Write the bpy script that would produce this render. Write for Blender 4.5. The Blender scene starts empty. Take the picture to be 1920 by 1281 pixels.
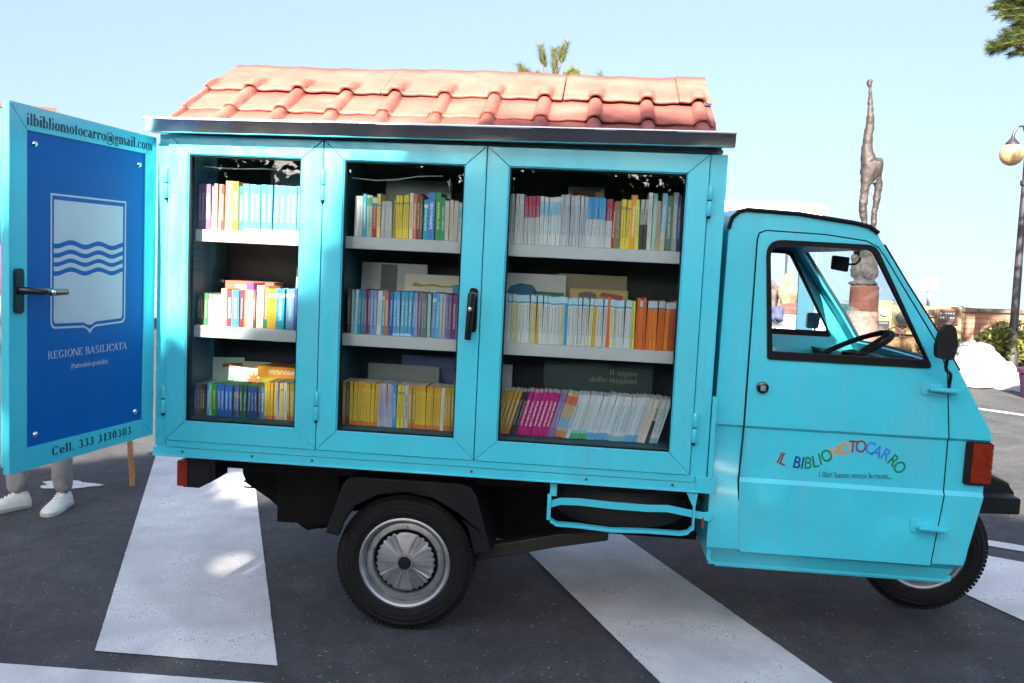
import bpy, bmesh, math, random
from math import sin, cos, pi, radians as R, sqrt
from mathutils import Vector as Vec, Matrix as Mat
from mathutils.geometry import tessellate_polygon
random.seed(7)
S = bpy.context.scene
C = S.collection

# ------------------------------------------------------------------ camera
CX, CY, CZ, YAW, PIT, ROL, FPX = 1.53449285, -3.28026720, 1.43686725, -.0885564846, -.0880550128, .0279767973, 1715.20582
_fw = Vec((sin(YAW)*cos(PIT), cos(YAW)*cos(PIT), sin(PIT)))
_r0 = Vec((cos(YAW), -sin(YAW), 0)); _u0 = _r0.cross(_fw)
_r = cos(ROL)*_r0 + sin(ROL)*_u0; _u = -sin(ROL)*_r0 + cos(ROL)*_u0
cam_d = bpy.data.cameras.new('camera'); cam = bpy.data.objects.new('camera', cam_d); C.objects.link(cam)
cam_d.sensor_width = 36; cam_d.lens = 36*FPX/1920; cam_d.clip_start = .05; cam_d.clip_end = 20000
cam.matrix_world = Mat(((_r.x, _u.x, -_fw.x, CX), (_r.y, _u.y, -_fw.y, CY), (_r.z, _u.z, -_fw.z, CZ), (0, 0, 0, 1)))
S.camera = cam
S.render.resolution_x, S.render.resolution_y = 1024, 683

# ------------------------------------------------------------------ light
SUN = Vec((-.12, -.84, .53)).normalized()          # towards the sun
w = bpy.data.worlds.new('World'); S.world = w; w.use_nodes = True
nt = w.node_tree; nt.nodes.clear()
o_ = nt.nodes.new('ShaderNodeOutputWorld'); bg = nt.nodes.new('ShaderNodeBackground'); sky = nt.nodes.new('ShaderNodeTexSky')
sky.sky_type = 'NISHITA'; sky.sun_disc = False
sky.sun_elevation = math.asin(SUN.z); sky.sun_rotation = math.atan2(SUN.x, SUN.y)
sky.air_density = 1.0; sky.dust_density = 2.6; sky.ozone_density = 1.0; sky.altitude = 100
# the band of sky near the horizon is evened out (thin high haze) and nothing darker lies below the horizon
SKY_LO, SKY_K = .37, .63
tc = nt.nodes.new('ShaderNodeTexCoord'); sp = nt.nodes.new('ShaderNodeSeparateXYZ'); mx = nt.nodes.new('ShaderNodeMath'); ma = nt.nodes.new('ShaderNodeMath'); cb = nt.nodes.new('ShaderNodeCombineXYZ'); nm_ = nt.nodes.new('ShaderNodeVectorMath')
mx.operation = 'MAXIMUM'; mx.inputs[1].default_value = 0; ma.operation = 'MULTIPLY_ADD'; ma.inputs[1].default_value = SKY_K; ma.inputs[2].default_value = SKY_LO; nm_.operation = 'NORMALIZE'
nt.links.new(tc.outputs['Generated'], sp.inputs[0]); nt.links.new(sp.outputs[2], mx.inputs[0]); nt.links.new(mx.outputs[0], ma.inputs[0])
nt.links.new(sp.outputs[0], cb.inputs[0]); nt.links.new(sp.outputs[1], cb.inputs[1]); nt.links.new(ma.outputs[0], cb.inputs[2])
nt.links.new(cb.outputs[0], nm_.inputs[0]); nt.links.new(nm_.outputs[0], sky.inputs[0]); nt.links.new(sky.outputs[0], bg.inputs[0]); nt.links.new(bg.outputs[0], o_.inputs[0])
hs_ = nt.nodes.new('ShaderNodeHueSaturation'); hs_.inputs['Saturation'].default_value = .84; nt.links.new(sky.outputs[0], hs_.inputs['Color']); nt.links.new(hs_.outputs[0], bg.inputs[0])
bg.inputs[1].default_value = .054
sd = bpy.data.lights.new('sun', 'SUN'); so = bpy.data.objects.new('sun', sd); C.objects.link(so)
sd.energy = 4.0; sd.angle = R(.5); sd.color = (1, .89, .76)
so.rotation_euler = SUN.to_track_quat('Z', 'Y').to_euler(); so.location = (-8, -14, 12)
S.view_settings.view_transform = 'Standard'; S.view_settings.look = 'None'; S.view_settings.gamma = 1; S.view_settings.exposure = 2.9
S.cycles.max_bounces = 10; S.cycles.transparent_max_bounces = 16; S.cycles.use_denoising = True
S.cycles.sample_clamp_indirect = 8

# ------------------------------------------------------------------ helpers
AL = .0201                                              # the van stands a little nose down
VAN = Mat.Translation((.9, 0, .26)) @ Mat.Rotation(AL, 4, 'Y') @ Mat.Translation((-.9, 0, -.26))
VANI = VAN.inverted()
def at(u, v, y=None, z=None):                           # world point seen at photo pixel u,v on the plane y= or z=
    d = _fw*FPX + _r*(u-960) - _u*(v-640.5); c = Vec((CX, CY, CZ))
    t = (y-c.y)/d.y if y is not None else (z-c.z)/d.z
    return c + t*d
def vp(u, v, y=0.0):                                    # the same in the van's own frame
    p = VANI @ at(u, v, y=y); return p.x, p.z

MATS = {}
def mat(name, col=(.5, .5, .5), rough=.5, metal=0, var=.06, vscale=8, bump=0, bscale=60, coat=0, spec=.5, rvar=0, trans=0, sub=None):
    if name in MATS: return MATS[name]
    m = bpy.data.materials.new(name); m.use_nodes = True; n = m.node_tree; b = n.nodes['Principled BSDF']
    b.inputs['Roughness'].default_value = rough; b.inputs['Metallic'].default_value = metal
    b.inputs['Coat Weight'].default_value = coat; b.inputs['Specular IOR Level'].default_value = spec
    b.inputs['Coat Roughness'].default_value = .12
    t = n.nodes.new('ShaderNodeTexCoord'); nz = n.nodes.new('ShaderNodeTexNoise'); nz.inputs['Scale'].default_value = vscale; nz.inputs['Detail'].default_value = 5
    n.links.new(t.outputs['Object'], nz.inputs['Vector'])
    mp = n.nodes.new('ShaderNodeMapRange'); mp.inputs[1].default_value = .3; mp.inputs[2].default_value = .7; mp.inputs[3].default_value = 1-var; mp.inputs[4].default_value = 1+var
    n.links.new(nz.outputs['Fac'], mp.inputs[0])
    h = n.nodes.new('ShaderNodeHueSaturation'); h.inputs['Color'].default_value = (*col, 1); n.links.new(mp.outputs[0], h.inputs['Value'])
    n.links.new(h.outputs[0], b.inputs['Base Color'])
    if rvar:
        mr = n.nodes.new('ShaderNodeMapRange'); mr.inputs[1].default_value = .3; mr.inputs[2].default_value = .7; mr.inputs[3].default_value = max(.02, rough-rvar); mr.inputs[4].default_value = rough+rvar
        n.links.new(nz.outputs['Fac'], mr.inputs[0]); n.links.new(mr.outputs[0], b.inputs['Roughness'])
    if bump:
        n2 = n.nodes.new('ShaderNodeTexNoise'); n2.inputs['Scale'].default_value = bscale; n2.inputs['Detail'].default_value = 4
        n.links.new(t.outputs['Object'], n2.inputs['Vector'])
        bp = n.nodes.new('ShaderNodeBump'); bp.inputs['Strength'].default_value = bump; bp.inputs['Distance'].default_value = .01
        n.links.new(n2.outputs['Fac'], bp.inputs['Height']); n.links.new(bp.outputs[0], b.inputs['Normal'])
    MATS[name] = m; return m

def glass_mat(name, tint=(.93, .97, .96)):
    m = bpy.data.materials.new(name); m.use_nodes = True; n = m.node_tree; n.nodes.clear(); L = n.links.new
    o = n.nodes.new('ShaderNodeOutputMaterial'); mix = n.nodes.new('ShaderNodeMixShader'); tr = n.nodes.new('ShaderNodeBsdfTransparent'); gl = n.nodes.new('ShaderNodeBsdfGlossy')
    tr.inputs[0].default_value = (*tint, 1); gl.inputs['Roughness'].default_value = .01
    g = n.nodes.new('ShaderNodeNewGeometry'); d = n.nodes.new('ShaderNodeVectorMath'); d.operation = 'DOT_PRODUCT'; L(g.outputs['Normal'], d.inputs[0]); L(g.outputs['Incoming'], d.inputs[1])
    x = d.outputs['Value']                                 # Schlick reflectance of a thin pane: .04 + .96 (1-|cos|)^5
    for op, v, rev in (('ABSOLUTE', None, 0), ('SUBTRACT', 1, 1), ('POWER', 5, 0), ('MULTIPLY_ADD', .96, 0)):
        k = n.nodes.new('ShaderNodeMath'); k.operation = op
        if rev: k.inputs[0].default_value = v; L(x, k.inputs[1])
        else:
            L(x, k.inputs[0])
            if v is not None: k.inputs[1].default_value = v
            if op == 'MULTIPLY_ADD': k.inputs[2].default_value = .042
        x = k.outputs[0]
    L(x, mix.inputs[0]); L(tr.outputs[0], mix.inputs[1]); L(gl.outputs[0], mix.inputs[2]); L(mix.outputs[0], o.inputs[0])
    return m

class MB:
    def __init__(s): s.v = []; s.f = []; s.m = []
    def add(s, vs, fs, mi=0):
        o = len(s.v); s.v += [tuple(x) for x in vs]; s.f += [tuple(i+o for i in f) for f in fs]; s.m += [mi]*len(fs); return s
    def box(s, x0, x1, y0, y1, z0, z1, mi=0, M=None):
        vs = [Vec((x, y, z)) for z in (z0, z1) for y in (y0, y1) for x in (x0, x1)]
        if M: vs = [M @ v for v in vs]
        return s.add(vs, [(0, 2, 3, 1), (4, 5, 7, 6), (0, 1, 5, 4), (2, 6, 7, 3), (0, 4, 6, 2), (1, 3, 7, 5)], mi)
    def plate(s, loops, f, d0, d1, mi=0):
        """flat outline with holes; f(a,b,d) -> 3-D point; thickness from d0 (front) to d1"""
        flat = [p for l in loops for p in l]; n = len(flat)
        tri = tessellate_polygon([[Vec((p[0], p[1], 0)) for p in l] for l in loops])
        vs = [f(p[0], p[1], d0) for p in flat]+[f(p[0], p[1], d1) for p in flat]
        fs = [t for t in tri]+[(t[0]+n, t[2]+n, t[1]+n) for t in tri]
        k = 0
        for l in loops:
            L = len(l)
            for i in range(L):
                a, b = k+i, k+(i+1) % L; fs.append((a, b, b+n, a+n))
            k += L
        return s.add(vs, fs, mi)
    def tube(s, pts, r, seg=8, mi=0, closed=False, cap=True):
        pts = [Vec(p) for p in pts]; n = len(pts); rs = r if isinstance(r, (list, tuple)) else [r]*n
        vs = []; up = None
        for i, p in enumerate(pts):
            a = pts[i-1] if (i or closed) else p; b = pts[(i+1) % n] if (i < n-1 or closed) else p
            d = (b-a).normalized()
            if up is None: up = Vec((0, 0, 1)) if abs(d.z) < .9 else Vec((1, 0, 0))
            sd_ = d.cross(up).normalized(); up = sd_.cross(d).normalized()
            for k in range(seg):
                t = 2*pi*k/seg; vs.append(p+rs[i]*(cos(t)*sd_+sin(t)*up))
        fs = []
        for i in range(n if closed else n-1):
            j = (i+1) % n
            for k in range(seg): fs.append((i*seg+k, i*seg+(k+1) % seg, j*seg+(k+1) % seg, j*seg+k))
        if cap and not closed: fs.append(tuple(range(seg))[::-1]); fs.append(tuple((n-1)*seg+k for k in range(seg)))
        return s.add(vs, fs, mi)
    def lathe(s, prof, org, axis='z', seg=32, mi=0, ends=False):
        """prof: (radius, height along the axis)"""
        vs = []; o = Vec(org)
        for r, h in prof:
            for k in range(seg):
                t = 2*pi*k/seg; a, b = r*cos(t), r*sin(t)
                vs.append(o+(Vec((a, b, h)) if axis == 'z' else Vec((a, h, b)) if axis == 'y' else Vec((h, a, b))))
        fs = []
        for i in range(len(prof)-1):
            for k in range(seg): fs.append((i*seg+k, i*seg+(k+1) % seg, (i+1)*seg+(k+1) % seg, (i+1)*seg+k))
        if ends: fs.append(tuple(range(seg))); fs.append(tuple((len(prof)-1)*seg+k for k in range(seg)))
        return s.add(vs, fs, mi)
    def mesh(s, name, m):
        me = bpy.data.meshes.new(name); me.from_pydata(s.v, [], s.f)
        for x in (m if isinstance(m, (list, tuple)) else [m]): me.materials.append(x)
        me.polygons.foreach_set('material_index', s.m); me.update(); return me
    def build(s, name, m, parent=None, smooth=False, bevel=0, seg=2, solid=0, weld=0, off=-1, local=None, face=None):
        me = s.mesh(name, m)
        bm = bmesh.new(); bm.from_mesh(me)
        if weld: bmesh.ops.remove_doubles(bm, verts=bm.verts, dist=weld)
        bmesh.ops.recalc_face_normals(bm, faces=bm.faces)
        if face is not None and sum((f.normal.dot(Vec(face))*f.calc_area() for f in bm.faces), 0) < 0: bmesh.ops.reverse_faces(bm, faces=bm.faces)
        bm.to_mesh(me); bm.free()
        o = bpy.data.objects.new(name, me); C.objects.link(o)
        if parent: o.parent = parent
        if local is not None: o.matrix_local = local
        if solid: x = o.modifiers.new('solid', 'SOLIDIFY'); x.thickness = solid; x.offset = off
        if bevel: x = o.modifiers.new('bevel', 'BEVEL'); x.width = bevel; x.segments = seg; x.limit_method = 'ANGLE'; x.angle_limit = R(40)
        if smooth:
            me.polygons.foreach_set('use_smooth', [True]*len(me.polygons))
            if smooth != 'all': me.set_sharp_from_angle(angle=R(35))
        return o
def tag(o, label=None, cat=None, group=None, kind=None):
    if label: o['label'] = label
    if cat: o['category'] = cat
    if group: o['group'] = group
    if kind: o['kind'] = kind
    return o
def empty(name, M=None, label=None, cat=None, group=None, loc=None):
    o = bpy.data.objects.new(name, None); C.objects.link(o); o.empty_display_size = .1
    if M is not None: o.matrix_world = M
    if loc is not None: o.location = loc
    return tag(o, label, cat, group)
def skin(name, pts, edges, m, parent=None, sub=2, root=0):
    me = bpy.data.meshes.new(name); me.from_pydata([p[:3] for p in pts], edges, []); me.materials.append(m)
    o = bpy.data.objects.new(name, me); C.objects.link(o)
    if parent: o.parent = parent
    x = o.modifiers.new('skin', 'SKIN'); x.use_smooth_shade = True
    for i, d in enumerate(me.skin_vertices[0].data): d.radius = (pts[i][3],)*2; d.use_root = (i == root)
    x = o.modifiers.new('sub', 'SUBSURF'); x.levels = x.render_levels = sub
    return o
def rpoly(pts, rad, seg=5):
    """polygon with rounded corners"""
    out = []; n = len(pts)
    for i in range(n):
        r = rad[i] if isinstance(rad, (list, tuple)) else rad
        p = Vec(pts[i]); a = (Vec(pts[i-1])-p); b = (Vec(pts[(i+1) % n])-p)
        if r <= 0: out.append(tuple(p)); continue
        an = a.angle(b); d = min(r/math.tan(an/2), a.length*.48, b.length*.48); A = p+a.normalized()*d; B = p+b.normalized()*d
        for k in range(seg+1):
            t = k/seg; out.append(tuple((1-t)**2*A+2*t*(1-t)*p+t*t*B))
    return out
def rect(x0, x1, z0, z1): return [(x0, z0), (x1, z0), (x1, z1), (x0, z1)]
side = lambda y0: (lambda a, b, d: Vec((a, y0+d, b)))
def text_mesh(body, size, offset=0.0, extrude=.0006):
    cu = bpy.data.curves.new('t', 'FONT'); cu.body = body; cu.size = size; cu.offset = offset; cu.extrude = extrude; cu.align_x = 'CENTER'; cu.align_y = 'CENTER'
    ob = bpy.data.objects.new('t', cu); C.objects.link(ob); dg = bpy.context.evaluated_depsgraph_get()
    me = bpy.data.meshes.new_from_object(ob.evaluated_get(dg)); vs = [v.co.copy() for v in me.vertices]; fs = [tuple(p.vertices) for p in me.polygons]
    bpy.data.objects.remove(ob); bpy.data.curves.remove(cu); bpy.data.meshes.remove(me); return vs, fs

# ---- a drawn roman (serif) alphabet: strokes of thick stems and thin hairlines, in em units
XH, CH, AS, DS = .45, .66, .69, -.2
def glyphs(T=.10, t=.034):
    G = {}
    def stem(x, y0, y1, a=1, b=1, top=None):
        o = [[(x, y0), (x+T, y0), (x+T, y1), (x, y1)]]; s = .05
        if a: o.append([(x-s, y0), (x+T+s, y0), (x+T+s, y0+t), (x-s, y0+t)])
        if b == 1: o.append([(x-s*1.2, y1-t*1.6), (x+T*.5, y1-t*1.2), (x+T*.5, y1), (x-s*.2, y1-t*.5)])
        if b == 2: o.append([(x-s, y1-t), (x+T+s, y1-t), (x+T+s, y1), (x-s, y1)])
        return o
    def ring(cx, cy, rx, ry, a0=0, a1=360, tx=None, ty=None, n=18):
        tx = T if tx is None else tx; ty = t if ty is None else ty; o = []
        for k in range(n):
            p, q = R(a0+(a1-a0)*k/n), R(a0+(a1-a0)*(k+1)/n)
            o.append([(cx+rx*cos(p), cy+ry*sin(p)), (cx+rx*cos(q), cy+ry*sin(q)), (cx+(rx-tx)*cos(q), cy+(ry-ty)*sin(q)), (cx+(rx-tx)*cos(p), cy+(ry-ty)*sin(p))])
        return o
    def bar(x0, x1, y, h=t): return [[(x0, y), (x1, y), (x1, y+h), (x0, y+h)]]
    def ln(x0, y0, x1, y1, w): return [[(x0, y0), (x0+w, y0), (x1+w, y1), (x1, y1)]]
    def dot(x, y, r=.06): return [[(x+r*cos(R(a)), y+r*sin(R(a))) for a in range(0, 360, 36)]]
    G['i'] = (.28, stem(.08, 0, XH)+dot(.12, .62)); G['l'] = (.28, stem(.08, 0, AS)); G['I'] = (.38, stem(.14, 0, CH, 1, 2))
    G['b'] = (.53, stem(.06, 0, AS, 0)+ring(.27, XH/2, .22, XH/2+.01, -150, 150)); G['o'] = (.5, ring(.25, XH/2, .22, XH/2+.01))
    G['n'] = (.56, stem(.07, 0, XH)+stem(.36, 0, .3, 1, 0)+ring(.31, .29, .15, .17, 0, 140)); G['h'] = (.56, stem(.07, 0, AS)+stem(.36, 0, .3, 1, 0)+ring(.31, .29, .15, .17, 0, 140))
    G['m'] = (.84, stem(.07, 0, XH)+stem(.355, 0, .3, 1, 0)+ring(.305, .29, .15, .17, 0, 140)+stem(.64, 0, .3, 1, 0)+ring(.59, .29, .15, .17, 0, 140))
    G['r'] = (.44, stem(.07, 0, XH)+ring(.29, .27, .13, .19, 30, 150)+dot(.37, .38, .055)); G['t'] = (.34, stem(.1, .06, .58, 0, 0)+bar(.02, .3, XH-t)+ring(.2, .1, .1, .11, 180, 320, T))
    G['c'] = (.46, ring(.25, XH/2, .22, XH/2+.01, 50, 315)+dot(.37, .36, .055)); G['e'] = (.47, ring(.25, XH/2, .22, XH/2+.01, 0, 320)+bar(.12, .46, .22))
    G['a'] = (.5, stem(.28, 0, .33, 0, 0)+ring(.24, .32, .14, .14, 0, 160)+ring(.2, .13, .16, .14, 60, 330)+bar(.36, .48, 0)); G['u'] = (.56, stem(.06, .14, XH, 0)+stem(.36, 0, XH, 1)+ring(.25, .15, .19, .16, 180, 330))
    G['s'] = (.4, ring(.2, .335, .15, .12, 40, 270, T*.9, t*1.3)+ring(.19, .115, .16, .125, -140, 90, T*.9, t*1.3)); G['g'] = (.5, ring(.23, .28, .19, .18)+ring(.23, -.07, .2, .13, 0, 360, T*.7)+bar(.3, .48, .4))
    G['d'] = (.54, stem(.36, 0, AS)+ring(.25, XH/2, .22, XH/2+.01, 30, 330)); G['p'] = (.54, stem(.07, DS, XH)+ring(.28, XH/2, .22, XH/2+.01, -150, 150))
    G['z'] = (.44, bar(.05, .4, 0)+bar(.05, .4, XH-t)+ln(.04, t, .27, XH-t, T)); G['.'] = (.25, dot(.12, .055))
    G['@'] = (.9, ring(.44, .2, .4, .42, -40, 320, t*1.3, t*1.3, 26)+ring(.43, .2, .17, .2)+stem(.55, .06, .38, 0, 0)+ring(.72, .12, .12, .14, 180, 330, t, t))
    G['C'] = (.66, ring(.35, CH/2, .3, CH/2+.01, 40, 320, T*1.1)+[[(.56, .45), (.6, .45), (.6, .64), (.56, .6)]])
    G['E'] = (.62, stem(.1, 0, CH, 1, 2)+bar(.2, .52, 0)+bar(.2, .5, CH-t)+bar(.2, .4, .33)+bar(.5, .53, 0, .16)+bar(.48, .51, CH-.15, .15))
    G['R'] = (.68, stem(.1, 0, CH, 1, 2)+ring(.3, .49, .2, .17, -100, 100)+ln(.5, 0, .28, .32, T*1.1)+bar(.5, .68, 0)); G['G'] = (.7, ring(.35, CH/2, .3, CH/2+.01, 40, 320, T*1.1)+stem(.5, .04, .28, 0, 2))
    G['O'] = (.72, ring(.36, CH/2, .32, CH/2+.01, tx=T*1.15)); G['N'] = (.72, bar(.0, .17, 0)+bar(.53, .7, CH-t)+[[(.07, 0), (.11, 0), (.11, CH), (.07, CH)], [(.6, 0), (.64, 0), (.64, CH), (.6, CH)]]+ln(.53, 0, .06, CH, T*1.1))
    G['B'] = (.64, stem(.1, 0, CH, 1, 2)+ring(.28, .5, .22, .16, -100, 100)+ring(.29, .17, .26, .18, -100, 100)); G['A'] = (.7, ln(.02, 0, .3, CH, .035)+ln(.5, 0, .28, CH, T*1.1)+bar(.16, .5, .2)+bar(-.04, .14, 0)+bar(.48, .72, 0))
    G['S'] = (.54, ring(.27, .49, .2, .17, 30, 270, T)+ring(.26, .17, .21, .18, -150, 90, T)); G['L'] = (.6, stem(.1, 0, CH, 1, 2)+bar(.2, .52, 0)+bar(.5, .53, 0, .18))
    G['T'] = (.62, stem(.25, 0, CH, 1, 0)+bar(.03, .57, CH-t)+bar(.03, .06, CH-.16, .15)+bar(.54, .57, CH-.16, .15)); G['P'] = (.6, stem(.1, 0, CH, 1, 2)+ring(.3, .48, .22, .18, -110, 110))
    G['3'] = (.48, ring(.22, .5, .16, .16, -80, 150, T*.85)+ring(.2, .18, .21, .19, -150, 85, T)); G['1'] = (.4, stem(.16, 0, CH, 1, 1)); G['0'] = (.5, ring(.25, CH/2, .21, CH/2+.01))
    G['V'] = (.7, ln(.30, 0, .02, CH, T*1.1)+ln(.34, 0, .6, CH, .04)+bar(-.04, .18, CH-t)+bar(.5, .7, CH-t))
    G['v'] = (.5, ln(.20, 0, .02, XH, T)+ln(.22, 0, .4, XH, .036)+bar(-.03, .16, XH-t)+bar(.34, .5, XH-t))
    G['('] = (.3, ring(.38, .25, .32, .48, 120, 240, .05)); G[')'] = (.3, ring(-.08, .25, .32, .48, -60, 60, .05)); G[' '] = (.26, [])
    return G
GB, GN = glyphs(.125, .036), glyphs(.085, .032)
def roman(mb, txt, width, cap, f, G=GB, mi=0, d=.0008, spacing=.0):
    """set txt so that it fills width with letters cap tall (x .66em); f(a,b,depth)->3-D"""
    tot = sum(G[c][0]+spacing for c in txt); sx = width/tot; sy = cap/CH; x = 0; k = 0
    for c in txt:
        adv, st = G[c]
        for pg in st:
            dd = d+(k % 40)*.00002; k += 1
            mb.plate([[((x+p[0])*sx, p[1]*sy) for p in pg]], f, -dd, 0, mi)
        x += adv+spacing
    return mb

# ------------------------------------------------------------------ materials
TEAL = mat('turquoise_paint', (.050, .55, .68), .40, var=.05, vscale=3, bump=.12, bscale=3.5, coat=.35, rvar=.06)
TEAL2 = mat('turquoise_frame_paint', (.052, .55, .68), .36, var=.05, vscale=4, bump=.05, bscale=6, coat=.3, rvar=.05)
BLACK = mat('black_rubber', (.003, .003, .004), .7, spec=.25, var=.3)
PLAST = mat('black_plastic', (.004, .0045, .006), .55, spec=.3, var=.2, bump=.06, bscale=200)
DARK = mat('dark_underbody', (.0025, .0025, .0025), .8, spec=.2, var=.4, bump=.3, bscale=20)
INNER = mat('dark_interior', (.03, .035, .042), .7, var=.2)
SHELF = mat('grey_shelf_board', (.50, .50, .52), .5, var=.05, vscale=20, bump=.02)
STEEL = mat('bent_stainless_steel', (.66, .66, .68), .20, metal=1, var=.1, bump=.35, bscale=9)
_b = [x for x in STEEL.node_tree.nodes if x.type == 'BUMP'][0]; _b.inputs['Distance'].default_value = .012
_b.inputs['Height'].links[0].from_node.inputs['Detail'].default_value = .5
# road dust and small scuffs on the paint
def weather(m, amt=.16):
    n = m.node_tree; L = n.links.new; b = n.nodes['Principled BSDF']; src = b.inputs['Base Color'].links[0].from_socket
    g = n.nodes.new('ShaderNodeTexCoord'); a = n.nodes.new('ShaderNodeTexNoise'); a.inputs['Scale'].default_value = 2.2; a.inputs['Detail'].default_value = 9; a.inputs['Roughness'].default_value = .7; L(g.outputs['Object'], a.inputs['Vector'])
    mp = n.nodes.new('ShaderNodeMapping'); mp.inputs['Scale'].default_value = (9, 9, .9); L(g.outputs['Object'], mp.inputs[0]); c = n.nodes.new('ShaderNodeTexNoise'); c.inputs['Scale'].default_value = 3; c.inputs['Detail'].default_value = 4; L(mp.outputs[0], c.inputs['Vector'])
    mu = n.nodes.new('ShaderNodeMath'); mu.operation = 'MULTIPLY'; L(a.outputs[0], mu.inputs[0]); L(c.outputs[0], mu.inputs[1])
    r = n.nodes.new('ShaderNodeMapRange'); r.inputs[1].default_value = .22; r.inputs[2].default_value = .42; r.inputs[4].default_value = amt; L(mu.outputs[0], r.inputs[0])
    x = n.nodes.new('ShaderNodeMix'); x.data_type = 'RGBA'; x.inputs[7].default_value = (.16, .24, .25, 1); L(r.outputs[0], x.inputs[0]); L(src, x.inputs[6]); L(x.outputs[2], b.inputs['Base Color'])
    rr = n.nodes.new('ShaderNodeMapRange'); rr.inputs[1].default_value = .22; rr.inputs[2].default_value = .42; rr.inputs[3].default_value = .30; rr.inputs[4].default_value = .6; L(mu.outputs[0], rr.inputs[0]); L(rr.outputs[0], b.inputs['Roughness'])
weather(TEAL, .17); weather(TEAL2, .14)
RIM = mat('grey_rim_metal', (.33, .345, .36), .45, metal=.8, var=.15, vscale=25, rvar=.1)
TYRE = mat('tyre_rubber', (.005, .005, .0055), .75, spec=.3, var=.25, vscale=30, bump=.15, bscale=90)
TILE = mat('terracotta_tile', (.30, .092, .069), .68, var=.24, vscale=7, bump=.35, bscale=70)
BLUEP = mat('blue_printed_panel', (.003, .115, .40), .5, var=.03, vscale=3, spec=.12)
INK = mat('navy_lettering', (.006, .02, .05), .5, var=.1)
PRINTW = mat('pale_grey_print', (.42, .52, .60), .45, var=.03)
SCREW = mat('bright_screw', (.7, .7, .7), .25, metal=1)
LENS = mat('amber_lens', (.20, .018, .004), .2, var=.2, vscale=40, coat=.6)
GLASS = glass_mat('clear_glass'); WSG = glass_mat('windscreen_glass', (.94, .96, .97))

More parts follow.
